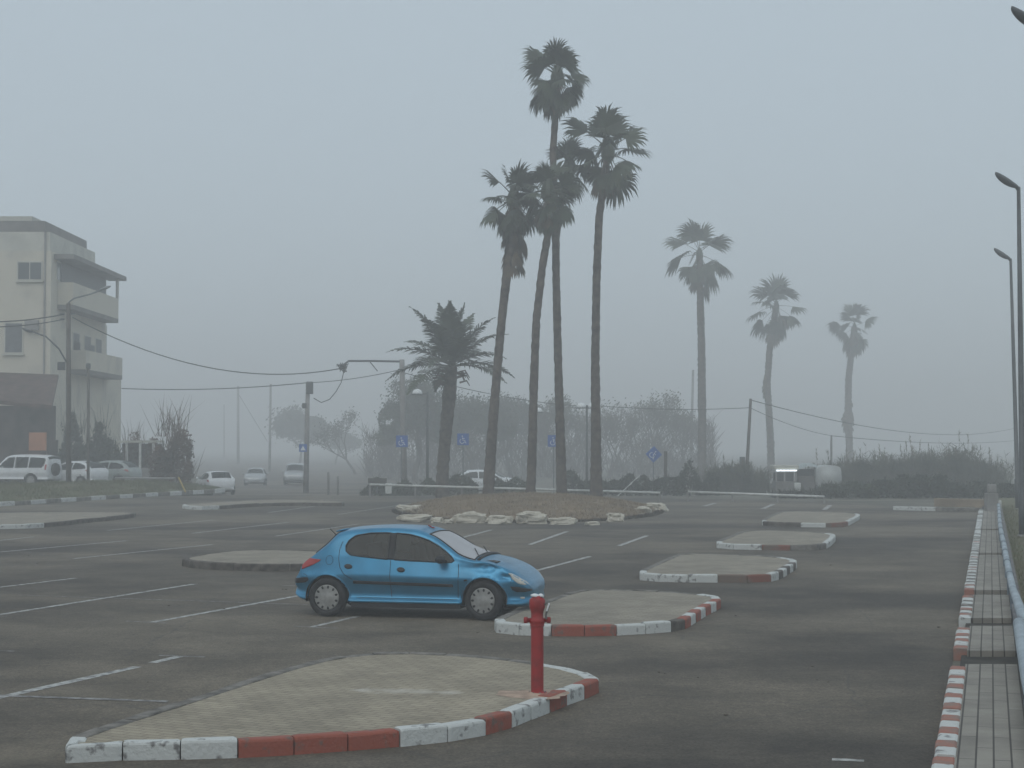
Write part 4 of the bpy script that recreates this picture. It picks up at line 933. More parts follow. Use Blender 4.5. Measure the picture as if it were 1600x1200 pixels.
tA, aA, topA = pole('utility_pole', 'dark wooden pole carrying two street lamps before the cream building', 'utility pole', 107.5, 474, 107, 86, (.15, .11), M['wood'])
arm_lamp(tA, aA, [(107, 484), (108, 472), (116, 466), (140, 460), (156, 454)], 86, 1, hl=.7)
arm_lamp(tA, aA, [(104, 566), (92, 545), (72, 526), (50, 518)], 86, -1, M['dark_steel'])
for k, (x, y) in enumerate(((97, 491), (97, 499), (113, 490))):
    bm = NB(); c = P(x, y, 86) - aA; tube(bm, [c + Vector((-.12, 0, 0)), c + Vector((.12, 0, 0))], .05, 6); obj('insulator', bm, M['dark_steel'], tA)
bm = NB(); c = P(96, 572, 86) - aA; box(bm, c, (.36, .25, .42), bevel=.02); obj('meter_box', bm, M['dark_steel'], tA)
tb, a, tp = pole('utility_pole', 'slim dark pole standing above the dark bushes, a small box on top', 'utility pole', 138, 572, 138, 91, (.09, .07), M['wood'])
bm = NB(); box(bm, tp + Vector((0, 0, 0)), (.22, .2, .3), bevel=.02); obj('box', bm, M['dark_steel'], tb)
tC, aC, tpC = pole('utility_pole', 'pole with a transformer box and crossing sign beyond the asphalt, left of centre', 'utility pole', 478, 597, 481, 108, (.19, .13), M['concrete'])
bm = NB(); c = P(484, 606, 108) - aC; box(bm, c, (.42, .4, .8), bevel=.04); obj('transformer_box', bm, M['dark_steel'], tC)
bm = NB(); c = P(476, 634, 108) - aC; box(bm, c, (.3, .3, .35), bevel=.04); obj('junction_box', bm, M['dark_steel'], tC)
pole('utility_pole', 'faint pole in the fog right above the silver car', 'utility pole', 421, 600, 423, 205, (.17, .13), M['concrete'])[0]
tE, aE, tpE = pole('utility_pole', 'very faint pole with a long diagonal stay, far down the street', 'utility pole', 372, 603, 372, 290, (.26, .2), M['concrete'])
bm = NB(); tube(bm, [P(374, 618, 290) - aE, P(418, 690, 290) - aE], .05, 4); obj('stay_wire', bm, M['cable'], tE)
pole('utility_pole', 'faintest pole, leftmost of the far street row', 'utility pole', 350, 632, 350, 400, (.22, .18), M['concrete'])
tG, aG, tpG = pole('utility_pole', 'grey pole with a long horizontal arm and dangling cables, left of the date palm', 'utility pole', 632, 562, 628, 96, (.19, .15), M['concrete'])
bm = NB(); tube(bm, [P(629, 565, 96) - aG, P(585, 564, 96) - aG, P(545, 564, 96) - aG, P(534, 572, 96) - aG], .06, 6); obj('arm', bm, M['dark_steel'], tG)
bm = NB(); tube(bm, [P(577, 564, 96) - aG, P(590, 580, 96) - aG], .03, 5); obj('brace', bm, M['dark_steel'], tG)
bm = NB(); rng = random.Random(7)
for k in range(7):
    c = P(536, 574, 96) - aG; pts = [c + Vector((rng.gauss(0, .18), rng.gauss(0, .1), rng.gauss(0, .18))) for _ in range(6)]; tube(bm, pts, .03, 4)
tube(bm, [P(*q, 96) - aG for q in ((538, 574), (536, 586), (533, 598), (525, 612), (515, 624), (502, 629), (490, 622))], .025, 4)
obj('cable_bundle', bm, M['cable'], tG)
tK, aK, _k = pole('utility_pole', 'faint pole just left of the lone straight palm', 'utility pole', 1079, 578, 1083, 190, (.17, .13), M['concrete'])
tL, aL, _l = pole('utility_pole', 'leaning dark pole between the lone palm and the middle receding palm', 'utility pole', 1165, 623, 1173, 112, (.13, .09), M['wood'])
bm = NB(); box(bm, P(1160, 722, 112) - aL, (.35, .2, .7)); obj('switch_box', bm, M['dark_steel'], tL)
pole('utility_pole', 'short faint pole tip rising out of the reeds behind the caravan', 'utility pole', 1299, 680, 1299, 140, (.10, .08), M['wood'])
def cable(label, a, b, sag, r=.018, n=20):
    bm = NB(); pts = []
    for i in range(n + 1):
        t_ = i / n; p = a.lerp(b, t_); p.z -= sag * 4 * t_ * (1 - t_); pts.append(p)
    o0 = pts[0].copy(); tube(bm, [p - o0 for p in pts], r, 4); o = obj('power_cable', bm, M['cable']); o.location = o0
    return tag(o, label, 'cable', 'overhead cables')
cable('upper cable leaving the frame to the left from the lamp pole', P(-20, 503, 80), P(100, 491, 86), .1, .03)
cable('lower cable leaving the frame to the left from the lamp pole', P(-20, 511, 80), P(100, 499, 86), .1, .025)
cable('thick sagging cable from the lamp pole to the long-armed pole', P(113, 496, 86), P(536, 575, 96), 1.35, .032)
cable('thin cable from the building over the street to the long-armed pole', P(190, 607, 112), P(480, 598, 108), .22, .03)
cable('thin cable rising from the transformer pole to the long-armed pole', P(480, 598, 108), P(628, 577, 96), .15, .022)
cable('thin cable running right behind the cluster palms', P(630, 582, 96), P(935, 636, 118), .4, .022)
cable('thin cable from behind the cluster to the leaning dark pole', P(935, 634, 118), P(1172, 637, 112), .18, .022)
cable('cable sloping down to the right from the leaning dark pole', P(1172, 637, 112), P(1300, 681, 140), .25, .022)
cable('upper faint cable toward the right lamp posts', P(1173, 625, 112), P(1590, 668, 230), 1.6, .03)
cable('lowest faint cable over the reeds', P(1300, 681, 140), P(1590, 688, 230), .5, .03)
def dome_lamp(label, x, ytop, Y, domes, group='dome street lamps'):
    t, a, tp = pole('street_lamp', label, 'street lamp', x, ytop, x, Y, (.09, .06), M['dark_steel'], group)
    for dx in domes:
        c = P(x + dx, ytop + 4, Y) - a; bm = NB(); tube(bm, [tp - Vector((0, 0, .12)), c], .035, 5); obj('arm', bm, M['dark_steel'], t)
        bm = NB(); lathe(bm, [(.30, 0), (.29, .10), (.22, .22), (.11, .29), (.001, .31)], 14, Matrix.Translation(c)); h = obj('lamp_dome', bm, M['lampwhite'], t, True)
        bm = NB(); lathe(bm, [(.001, -.06), (.34, -.05), (.34, .0), (.001, .01)], 14, Matrix.Translation(c)); obj('rim', bm, M['dark_steel'], t)
dome_lamp('dark street lamp with one white dome, between the long-armed pole and the date palm', 668, 612, 96, [-16])
dome_lamp('street lamp with a pair of white domes left of the right cluster palm', 917, 633, 105, [-9, 9])
dome_lamp('street lamp mostly hidden by the second cluster palm, one dim dome showing', 830, 640, 112, [11])
# disabled-parking signs
def blue_sign(label, x, y, Y, rot=0, post_x=None, size=.66, tri=False, group='blue parking signs', post=True):
    c = P(x, y, Y); g = gh(Y); px_ = P(post_x if post_x else x, y, Y).x
    t = thing('parking_sign' if not tri else 'crossing_sign', label, 'sign', (px_, Y, g), 0, group)
    if post:
        bm = NB(); tube(bm, [(0, .06, -.1), (0, .06, c.z - g + .1)], .035, 6); obj('post', bm, M['steel'], t)
    mt = Matrix.Translation((c.x - px_, 0, c.z - g)) @ Matrix.Rotation(rot, 4, 'Y')
    bm = NB(); box(bm, (0, 0, 0), (size, .03, size), bevel=.01); bm.transform(mt); pl_ = obj('panel', bm, M['signblue'], t)
    bm = NB(); s = size / .66; y_ = -.022
    if tri:
        for q in [[(-.22, -.2), (.22, -.2), (0, .22)]]:
            vs = [bm.verts.new((a * s, y_, b * s)) for a, b in q]; bm.faces.new(vs)
    else:
        def stroke(pts, w):
            tube(bm, [(a * s, y_, b * s) for a, b in pts], w * s, 6)
        stroke([(-.03, .10), (.0, -.06), (.10, -.06), (.15, -.20), (.19, -.19)], .024)
        stroke([(-.02, .06), (.09, .05)], .02)
        stroke([(-.05 + .13 * math.cos(t_), -.10 + .13 * math.sin(t_)) for t_ in [R(120 + 25 * k) for k in range(10)]], .022)
        bmesh.ops.create_icosphere(bm, subdivisions=1, radius=.045 * s, matrix=Matrix.Translation((-.04 * s, y_, .18 * s)))
    bm.transform(mt); obj('symbol', bm, M['signwhite'], pl_)
    return t
blue_sign('blue wheelchair sign fixed at the foot of the long-armed pole', 628, 689.5, 94, post_x=627)
blue_sign('blue wheelchair sign between the date palm and the leaning palm', 723.5, 686.5, 94)
blue_sign('blue wheelchair sign between the second and the tallest palm trunks', 865, 689, 94)
blue_sign('crooked blue wheelchair sign turned on its corner, right of the cluster', 1021.5, 710, 94, rot=R(48), post_x=1021)
blue_sign('small blue pedestrian crossing sign on the transformer pole', 473.5, 700, 107, size=.5, tri=True, post=False, group=None)
bm = NB(); a = P(1040, 705, 92); tube(bm, [(0, 0, -.1), (0, 0, a.z - gh(92))], .09, 8); o = obj('wooden_post', bm, M['wood']); o.location = (a.x, 92, gh(92)); tag(o, 'short dark wooden post right of the crooked blue sign', 'post')
bm = NB(); a = G(965, 775); b = P(1000, 742, 86); tube(bm, [Vector(), b - a], .025, 5); o = obj('leaning_stick', bm, M['railwhite']); o.location = a; tag(o, 'thin pale stick leaning in front of the dark hedge', 'stick')
bm = NB(); a = P(290, 769, 80); b = P(279, 746, 80.5); tube(bm, [Vector(), b - a], .035, 6); o = obj('stay_sleeve', bm, M['yellow']); o.location = a; tag(o, 'yellow sleeve of a stay wire at the end of the grass bank', 'stay sleeve')
# bollards left of the bench and pipe poles
for i, (x, y0, y1) in enumerate(((513, 742, 768), (528, 748, 769))):
    bm = NB(); a = P(x, 750, 100); a.z = gh(100); h = P(x, y0 - 4, 100).z - a.z; lathe(bm, [(.07, -.1), (.07, h - .08), (.06, h), (.001, h + .01)], 10); o = obj('bollard', bm, M['concrete'], None, True); o.location = a
    tag(o, ('taller grey bollard in the fog, left of its shorter twin', 'shorter grey bollard just right of the taller one')[i], 'bollard', 'foggy bollards')

# guard rails
def guard_rail(label, p0, p1, Y0, Y1, m, rz=.052):
    a = P(*p0, Y0); b = P(*p1, Y1); t = thing('guard_rail', label, 'guard rail', (a.x, a.y, 0), 0, 'low guard rails'); o = Vector((a.x, a.y, 0)); bm = NB(); tube(bm, resample([a - o, b - o], 3), rz, 8); obj('rail', bm, m, t, True)
    for p in resample([a, b], 2.4):
        bm = NB(); q = p - o; box(bm, (q.x, q.y + .05, q.z / 2 - .1), (.09, .08, q.z + .15)); obj('post', bm, M['concrete'], t)
guard_rail('long white guard rail passing behind the palm cluster', (578, 757), (1031, 770), 82, 76, M['railwhite'])
guard_rail('shorter white guard rail right of the lone straight palm, before the kiosk', (1075, 768.5), (1288, 776), 76.5, 74, M['railwhite'])
guard_rail('grey guard rail behind the left grass bank, near the reddish bush', (180, 747), (274, 747.5), 93, 92, M['concrete'], .06)
# bench
bp = G(592, 771); t = thing('bench', 'dark park bench with pale slab beside it at the left end of the guard rail', 'bench', bp)
bm = NB(); box(bm, (0, 0, .43), (1.15, .42, .06), bevel=.01); obj('seat', bm, M['wood'], t)
bm = NB(); box(bm, (-.1, .22, .68), (1.0, .05, .26), bevel=.01); obj('backrest', bm, M['wood'], t)
for s in (-.5, -.1, .5):
    bm = NB(); box(bm, (s, 0, .2), (.07, .36, .4)); obj('leg', bm, M['dark_steel'], t)
bm = NB(); box(bm, (0, 0, .28), (.34, .1, .55), bevel=.03); o = obj('concrete_block', bm, M['railwhite']); o.location = G(607, 771.5); tag(o, 'small pale block leaning beside the bench', 'block')

# kiosk, box and caravan
KY = 98
kp = P(1222, 770, KY); kz = gh(KY); t = thing('kiosk', 'small grey kiosk with a glowing white light strip under its roof', 'kiosk', (kp.x, KY, kz))
def kx(px): return P(px, 700, KY).x - kp.x
def kzz(py): return P(1222, py, KY).z - kz
w = kx(1241) - kx(1209)
bm = NB(); box(bm, (kx(1225), 0, kzz(752) / 2), (w, 1.4, kzz(752)), bevel=.02); obj('counter', bm, M['slab'], t)
bm = NB(); box(bm, (kx(1225), .3, (kzz(752) + kzz(738)) / 2), (w - .1, .7, kzz(738) - kzz(752))); obj('interior_shade_block', bm, M['opening_shade'], t)  # solid dark block; shade inside the kiosk put into its colour
for px in (1210, 1223, 1240): bm = NB(); box(bm, (kx(px), -.62, (kzz(752) + kzz(737)) / 2), (.08, .08, kzz(737) - kzz(752))); obj('post', bm, M['concrete'], t)
bm = NB(); box(bm, (kx(1225), 0, kzz(730)), (w + .25, 1.7, .24), bevel=.05); obj('roof', bm, M['plaster2'], t)
bm = NB(); box(bm, (kx(1225), -.89, kzz(734.8)), (w - .02, .06, .07)); obj('light_strip', bm, mat('lit_tube', (1, 1, 1), .4, emit=((.85, .95, 1), 2.2)), t)
bm = NB(); box(bm, (0, 0, .35), (.34, .4, .78), bevel=.03); o = obj('white_cabinet', bm, M['railwhite']); o.location = (P(1246, 760, KY - 1).x, KY - 1, kz); tag(o, 'white cabinet standing between kiosk and stall', 'cabinet')
st2 = P(1262, 770, KY + 1); t = thing('market_stall', 'dark stall with a pale draped cover between the kiosk and the caravan', 'stall', (st2.x, KY + 1, kz))
bm = NB(); box(bm, (0, 0, .55), (1.35, 1.2, 1.1), bevel=.04); obj('counter', bm, M['slab'], t)
bm = NB(); box(bm, (0, .2, 1.3), (1.3, .8, .42)); obj('stall_shade_block', bm, M['opening_shade'], t)  # solid dark block painted as the shade inside the stall
bm = NB(); bmesh.ops.create_grid(bm, x_segments=10, y_segments=6, size=1)
for v in bm.verts: v.co = Vector((v.co.x * .72, v.co.y * .7, 1.86 - .25 * v.co.x ** 2 - .3 * max(0, -v.co.y - .4) + .06 * noise.noise(v.co * 3)))
obj('cover', bm, M['cargrey'], t)
cvp = P(1293, 770, KY); t = thing('caravan', 'pale rounded caravan beside the stall, half sunk behind scrub', 'caravan', (cvp.x, KY, kz))
bm = NB(); prof = []; wd = 1.36; hgt = kzz(727) ; n = 22
for s in (-.9, .9):
    ring = []
    for k in range(n):
        a = 2 * PI * k / n; ring.append(bm.verts.new((math.copysign(abs(math.cos(a)) ** .5, math.cos(a)) * wd / 2, s * 1.0, .42 + (hgt - .42) / 2 + math.copysign(abs(math.sin(a)) ** .5, math.sin(a)) * (hgt - .42) / 2)))
    prof.append(ring)
for k in range(n): bm.faces.new((prof[0][k], prof[0][(k + 1) % n], prof[1][(k + 1) % n], prof[1][k]))
bm.faces.new(prof[0][::-1]); bm.faces.new(prof[1]); bmesh.ops.bevel(bm, geom=[e for e in bm.edges if abs(e.verts[0].co.y - e.verts[1].co.y) < .01], offset=.08, segments=3, affect='EDGES'); bmesh.ops.recalc_face_normals(bm, faces=bm.faces)
obj('body', bm, mat('faded_caravan_white', (.45, .47, .46), .6, var=.1), t, True)
bm = NB(); box(bm, (0, 0, .34), (1.2, 1.7, .14)); obj('chassis', bm, M['dark_steel'], t)
for s in (-1, 1): bm = NB(); lathe(bm, [(.1, -.08), (.28, -.08), (.3, 0), (.28, .08), (.1, .08)], 16, Matrix.Translation((s * .6, 0, .3)) @ Matrix.Rotation(PI / 2, 4, 'Y')); obj('wheel', bm, M['rubber'], t, True)

# right-hand lamp posts
def tall_lamp(label, bx, by, ty, txo):
    b = G(bx, by, .1); Y = b.y; top = P(bx + txo, ty, Y); t = thing('street_lamp', label, 'street lamp', b, 0, 'tall lamp posts beside the pavement'); v = top - b
    bm = NB(); tube(bm, [(0, 0, 0), v * .12, v * .121, v * .6, v], [.11, .11, .085, .07, .05], 10); obj('pole', bm, M['dark_steel'], t, True)
    bm = NB(); lathe(bm, [(.16, 0), (.16, .03), (.12, .05)], 12); obj('base_plate', bm, M['concrete'], t)
    # half-shell head tilted up to the left
    bm = NB(); bmesh.ops.create_icosphere(bm, subdivisions=3, radius=1); d = Vector((-.84, -.12, .50)).normalized(); rq = Vector((1, 0, 0)).rotation_difference(d).to_matrix()
    for q in bm.verts:
        c = q.co; wid = .5 + .5 * math.sqrt(max(0, 1 - (c.x * .6 - .15) ** 2)); q.co = rq @ Vector((c.x * .40 + .38, c.y * .17 * wid, c.z * (.15 if c.z > 0 else .045) * wid)) + v
    obj('lamp_head', bm, M['dark_steel'], t, True)
    bm = NB(); tube(bm, [v - Vector((0, 0, .1)), v + d * .12], .05, 8); obj('bracket', bm, M['dark_steel'], t)
tall_lamp('nearer fully visible tall lamp post at the right edge, its head against the sky', 1598.5, 838, 292, -7)
tall_lamp('farther thinner tall lamp post at the right edge', 1591, 796, 404, -12)
tall_lamp('nearest lamp post, only the tip of its head entering the frame at top right', 1640, 915, 46, -4)

# ================================================================== CARS
def herm(xs, vs, x):
    n = len(xs)
    if x <= xs[0]: return vs[0]
    if x >= xs[-1]: return vs[-1]
    i = 0
    while xs[i + 1] < x: i += 1
    h = xs[i + 1] - xs[i]; t_ = (x - xs[i]) / h
    def sl(j):
        if j == 0 or j == n - 1: return (vs[min(j + 1, n - 1)] - vs[max(j - 1, 0)]) / (xs[min(j + 1, n - 1)] - xs[max(j - 1, 0)])
        a = (vs[j] - vs[j - 1]) / (xs[j] - xs[j - 1]); b = (vs[j + 1] - vs[j]) / (xs[j + 1] - xs[j])
        return 0 if a * b <= 0 else 2 * a * b / (a + b)
    m0, m1 = sl(i) * h, sl(i + 1) * h
    return (2 * t_ ** 3 - 3 * t_ ** 2 + 1) * vs[i] + (t_ ** 3 - 2 * t_ ** 2 + t_) * m0 + (-2 * t_ ** 3 + 3 * t_ ** 2) * vs[i + 1] + (t_ ** 3 - t_ ** 2) * m1
def inpoly(x, y, poly):
    c = False; j = len(poly) - 1
    for i in range(len(poly)):
        xi, yi = poly[i]; xj, yj = poly[j]
        if (yi > y) != (yj > y) and x < (xj - xi) * (y - yi) / (yj - yi) + xi: c = not c
        j = i
    return c
class Car:
    def __init__(s, table, wheels, wr, step=.025, segs=(3, 2, 3, 5, 7, 12, 4, 5), sill=True, dents=()):
        s.xs = [r[0] for r in table]; s.cols = list(zip(*[r[1:] for r in table])); s.wheels = wheels; s.wr = wr; s.step = step; s.segs = segs; s.dents = dents; s.cache = {}
    def ctrl(s, x):
        W_, zb, zc, zbelt, wb, zr, wr_, T = [herm(s.xs, c, x) for c in s.cols]
        return [(0, zb), (W_ * .78, zb), (W_ - .005, zb + .05), (W_ - .085, zb + .13), (W_, zc), (wb, zbelt), (wr_, zr), (wr_ * .72, zr + (T - zr) * .68), (0, T)]
    def section(s, x):
        k = round(x, 4)
        if k in s.cache: return s.cache[k]
        c = s.ctrl(x); out = []; tag_ = []
        ext = [(-c[1][0], c[1][1])] + c + [(-c[-2][0], c[-2][1])]
        for i in range(8):
            p0, p1, p2, p3 = ext[i], ext[i + 1], ext[i + 2], ext[i + 3]; n = s.segs[i]
            for j in range(n):
                t_ = j / n
                if i in (0, 1, 2): q = [p1[a] + (p2[a] - p1[a]) * t_ for a in (0, 1)]
                else:
                    m1 = [(p2[a] - p0[a]) * .5 for a in (0, 1)]; m2 = [(p3[a] - p1[a]) * .5 for a in (0, 1)]
                    if i == 3: m1 = [(p2[a] - p1[a]) for a in (0, 1)]; m2 = [(p2[a] - p1[a]) * .9 for a in (0, 1)]
                    if i == 4: m1 = [(p2[a] - p1[a]) * .7 for a in (0, 1)]; m2 = [(p2[a] - p1[a]) * 1.0 for a in (0, 1)]
                    if i == 5: m1 = [(p2[a] - p1[a]) * 1.0 for a in (0, 1)]
                    d = math.hypot(p2[0] - p1[0], p2[1] - p1[1])
                    for mm in (m1, m2):
                        l = math.hypot(*mm)
                        if l > d * 1.2: mm[0] *= d * 1.2 / l; mm[1] *= d * 1.2 / l
                    h00 = 2 * t_ ** 3 - 3 * t_ ** 2 + 1; h10 = t_ ** 3 - 2 * t_ ** 2 + t_; h01 = 1 - h00; h11 = t_ ** 3 - t_ ** 2
                    q = [h00 * p1[a] + h10 * m1[a] + h01 * p2[a] + h11 * m2[a] for a in (0, 1)]
                out.append((max(0, q[0]), q[1])); tag_.append(i)
        out.append((0, c[-1][1])); tag_.append(8); s.cache[k] = (out, tag_); return s.cache[k]
    def side_y(s, x, z):
        pts, tg = s.section(x); best = 0
        for (y0, z0), (y1, z1) in zip(pts[5:], pts[6:]):
            if (z0 - z) * (z1 - z) <= 0 and abs(z1 - z0) > 1e-9: best = max(best, y0 + (y1 - y0) * (z - z0) / (z1 - z0))
        return best - s.dent(x, z)
    def dent(s, x, z):
        d = 0
        for (cx, cz, rx, rz_, dep, fr) in s.dents:
            q = ((x - cx) / rx) ** 2 + ((z - cz) / rz_) ** 2
            if q < 4: d += dep * math.exp(-q * 1.3) * (1 + .9 * noise.noise(Vector((x * fr, z * fr, 4)))) + .012 * math.exp(-q) * abs(noise.noise(Vector((x * fr * 1.7, z * fr * 1.7, 9))))
        return d
    def build(s, t, paint, side_polys, wind, rear, glassm=M['glass'], windm=None, top_wind=None, details=True):
        xs = []; x = s.xs[0]
        while x < s.xs[-1]:
            xs.append(x); e = min(x - s.xs[0], s.xs[-1] - x); x += s.step * (.25 if e < .08 else (.5 if e < .2 else 1))
        xs.append(s.xs[-1]); body = NB(); gl = NB(); ws = NB(); rg = NB(); targets = {0: body, 1: gl, 2: ws, 3: rg}
        secs = [s.section(x)[0] for x in xs]; tg = s.section(xs[0])[1]; n = len(tg)
        vmap = {0: {}, 1: {}, 2: {}, 3: {}}
        ar = s.wr + .055
        def co(i, j, side):
            x, (y, z) = xs[i], secs[i][j]
            if 3 <= tg[j] <= 5 and y > .3: y -= s.dent(x, z)
            for wx in s.wheels:
                r_ = math.hypot(x - wx, z - s.wr)
                if abs(r_ - ar) < .018 and z > .1 and y > .5 and tg[j] >= 1:
                    k = ar / r_; x = wx + (x - wx) * k; z = s.wr + (z - s.wr) * k
            return (x, side * y, z)
        for side in (-1, 1):
            for i in range(len(xs) - 1):
                for j in range(n - 1):
                    xm = (xs[i] + xs[i + 1]) / 2; ym = (secs[i][j][0] + secs[i + 1][j + 1][0]) / 2; zm = (secs[i][j][1] + secs[i + 1][j + 1][1]) / 2
                    if any(math.hypot(xm - wx, zm - s.wr) < ar for wx in s.wheels) and ym > .52: continue
                    k = 0
                    if tg[j] == 5 or (tg[j] == 4 and zm > .8):
                        if any(inpoly(xm, zm, p) for p in side_polys): k = 1
                    if tg[j] >= 6:
                        wr_ = herm(s.xs, s.cols[6], xm)
                        if wind[0] < xm < wind[1] and ym < wr_ - .05: k = 2
                        if rear and rear[0] < xm < rear[1] and ym < wr_ - .07: k = 3
                    idx = [(i, j), (i + 1, j), (i + 1, j + 1), (i, j + 1)]; vs = []
                    for a in idx:
                        key = (a, side)
                        if secs[a[0]][a[1]][0] < 1e-5: key = (a, 0)
                        if key not in vmap[k]: vmap[k][key] = targets[k].verts.new(co(a[0], a[1], side))
                        vs.append(vmap[k][key])
                    vs = list(dict.fromkeys(vs))
                    if len(vs) > 2:
                        try: targets[k].faces.new(vs if side < 0 else vs[::-1])
                        except ValueError: pass
        for i in (0, len(xs) - 1):             # end caps
            vs = [vmap[0].get(((i, j), -1)) or vmap[0].get(((i, j), 0)) for j in range(n)] + [vmap[0].get(((i, j), 1)) for j in range(n - 1, -1, -1)]
            vs = list(dict.fromkeys([v for v in vs if v])); 
            try: body.faces.new(vs)
            except ValueError: pass
        bmesh.ops.recalc_face_normals(body, faces=body.faces)
        s.body = obj('body', body, paint, t, True)
        bmesh.ops.recalc_face_normals(gl, faces=gl.faces)
        for sd in (-1, 1):
            for p in side_polys:
                g2 = NB(); mp_ = {}
                for f in gl.faces:
                    c = f.calc_center_median()
                    if c.y * sd > 0 and inpoly(c.x, c.z, p):
                        q = [mp_.setdefault(v, None) or mp_.__setitem__(v, g2.verts.new(v.co)) or mp_[v] for v in f.verts]
                        g2.faces.new(q)
                obj('side_window', g2, glassm, t, True)
        gl.free(); obj('windscreen', ws, windm or glassm, t, True)
        if rear: obj('rear_window', rg, glassm, t, True)
        else: rg.free()
        # liners, floor, seats
        bm = NB()
        for wx in s.wheels:
            for sd in (-1, 1):
                yo = sd * .5; y1 = sd * (s.side_y(wx, s.wr * 2 + .06) - .012); r0 = [];
                for k in range(19):
                    a = R(-12 + 204 * k / 18); c = (wx + ar * math.cos(a), s.wr + ar * math.sin(a)); r0.append((bm.verts.new((c[0], yo, c[1])), bm.verts.new((c[0], y1, c[1]))))
                for a, b in zip(r0, r0[1:]): bm.faces.new((a[0], a[1], b[1], b[0]))
                cen = bm.verts.new((wx, yo, s.wr))
                for a, b in zip(r0, r0[1:]): bm.faces.new((cen, a[0], b[0]))
        box(bm, ((s.xs[0] + s.xs[-1]) / 2, 0, .27), ((s.xs[-1] - s.xs[0]) * .86, .98, .10))
        a_, b_ = s.wheels[0] + s.wr + .08, s.wheels[1] - s.wr - .08; box(bm, ((a_ + b_) / 2, 0, .19), (b_ - a_, 1.56, .07)); obj('underbody_and_shade_box', bm, M['plastic'], t)  # second box added low and wide to deepen the shadow under the car
        for wx in s.wheels:                    # arch lips
            for sd in (-1, 1):
                bm = NB(); pts = []
                for k in range(25):
                    a = R(-8 + 196 * k / 24); X, Z = wx + ar * math.cos(a), s.wr + ar * math.sin(a)
                    pts.append((X, sd * (s.side_y(X, max(Z, .25)) - .004), Z))
                tube(bm, pts, .014, 6); obj('arch_lip', bm, paint, t, True)
        for p in side_polys:                   # window seals
            for sd in (-1, 1):
                bm = NB(); pts = resample([Vector((x, 0, z)) for x, z in p] + [Vector((p[0][0], 0, p[0][1]))], .04)
                tube(bm, [(q.x, sd * (s.side_y(q.x, q.z) + .002), q.z) for q in pts], .013, 6, False); obj('window_seal', bm, M['plastic'], t, True)
        def edge(x0, x1, off):
            pts = []
            for sd, rng_ in ((1, [x0 + (x1 - x0) * k / 8 for k in range(9)]), (-1, [x1 - (x1 - x0) * k / 8 for k in range(9)])):
                for x in rng_:
                    wr_ = herm(s.xs, s.cols[6], x) - off; sec, tt = s.section(x); zz = sec[-1][1]
                    for a, b in zip(sec, sec[1:]):
                        if b[0] <= wr_ <= a[0] and a[1] > herm(s.xs, s.cols[5], x) - .08: zz = a[1] + (b[1] - a[1]) * (a[0] - wr_) / max(1e-6, a[0] - b[0])
                    pts.append((x, sd * wr_, zz + .002))
                # across
                xe = rng_[-1]; sec, tt = s.section(xe); wr_ = herm(s.xs, s.cols[6], xe) - off
                for yy in [sd * wr_ * (1 - 2 * k / 8) for k in range(1, 8)]:
                    zz = sec[-1][1]
                    for a, b in zip(sec, sec[1:]):
                        if b[0] <= abs(yy) <= a[0] and a[1] > herm(s.xs, s.cols[5], xe) - .08: zz = a[1] + (b[1] - a[1]) * (a[0] - abs(yy)) / max(1e-6, a[0] - b[0])
                    pts.append((xe, yy, zz + .002))
            return pts + [pts[0]]
        for q in ((wind, .05), (rear, .07)):
            if q[0]:
                bm = NB(); tube(bm, edge(q[0][0], q[0][1], q[1]), .013, 6, False); obj('glass_seal', bm, M['plastic'], t, True)
    def patch(s, name, poly, m, t, off=.004, sides=(-1, 1), sub=.05, thick=.006, xs=1):
        if getattr(s, 'kz', 0): poly = [(x if x < 2.5 else 2.5 + (x - 2.5) * .84, z * s.kz) for x, z in poly]
        for sd in sides:
            bm = NB(); vs = [bm.verts.new((x, 0, z)) for x, z in poly]; f = bm.faces.new(vs); bmesh.ops.triangulate(bm, faces=[f])
            for _ in range(4):
                es = [e for e in bm.edges if e.calc_length() > sub]
                if not es: break
                bmesh.ops.subdivide_edges(bm, edges=es, cuts=1); bmesh.ops.triangulate(bm, faces=bm.faces)
            for v in bm.verts: v.co.y = sd * (s.side_y(v.co.x, v.co.z) + off)
            bmesh.ops.recalc_face_normals(bm, faces=bm.faces)
            o = obj(name, bm, m, t, True); md = o.modifiers.new('s', 'SOLIDIFY'); md.thickness = thick; md.offset = 0
    def line(s, pts, t, m=None, r=.0045, sides=(-1, 1), name='panel_gap', off=.001):
        if getattr(s, 'kz', 0): pts = [(x if x < 2.5 else 2.5 + (x - 2.5) * .84, z * s.kz) for x, z in pts]
        for sd in sides:
            bm = NB(); q = resample([Vector((x, 0, z)) for x, z in pts], .04); tube(bm, [(v.x, sd * (s.side_y(v.x, v.z) + off), v.z) for v in q], r, 4); obj(name, bm, m or M['seam'], t)
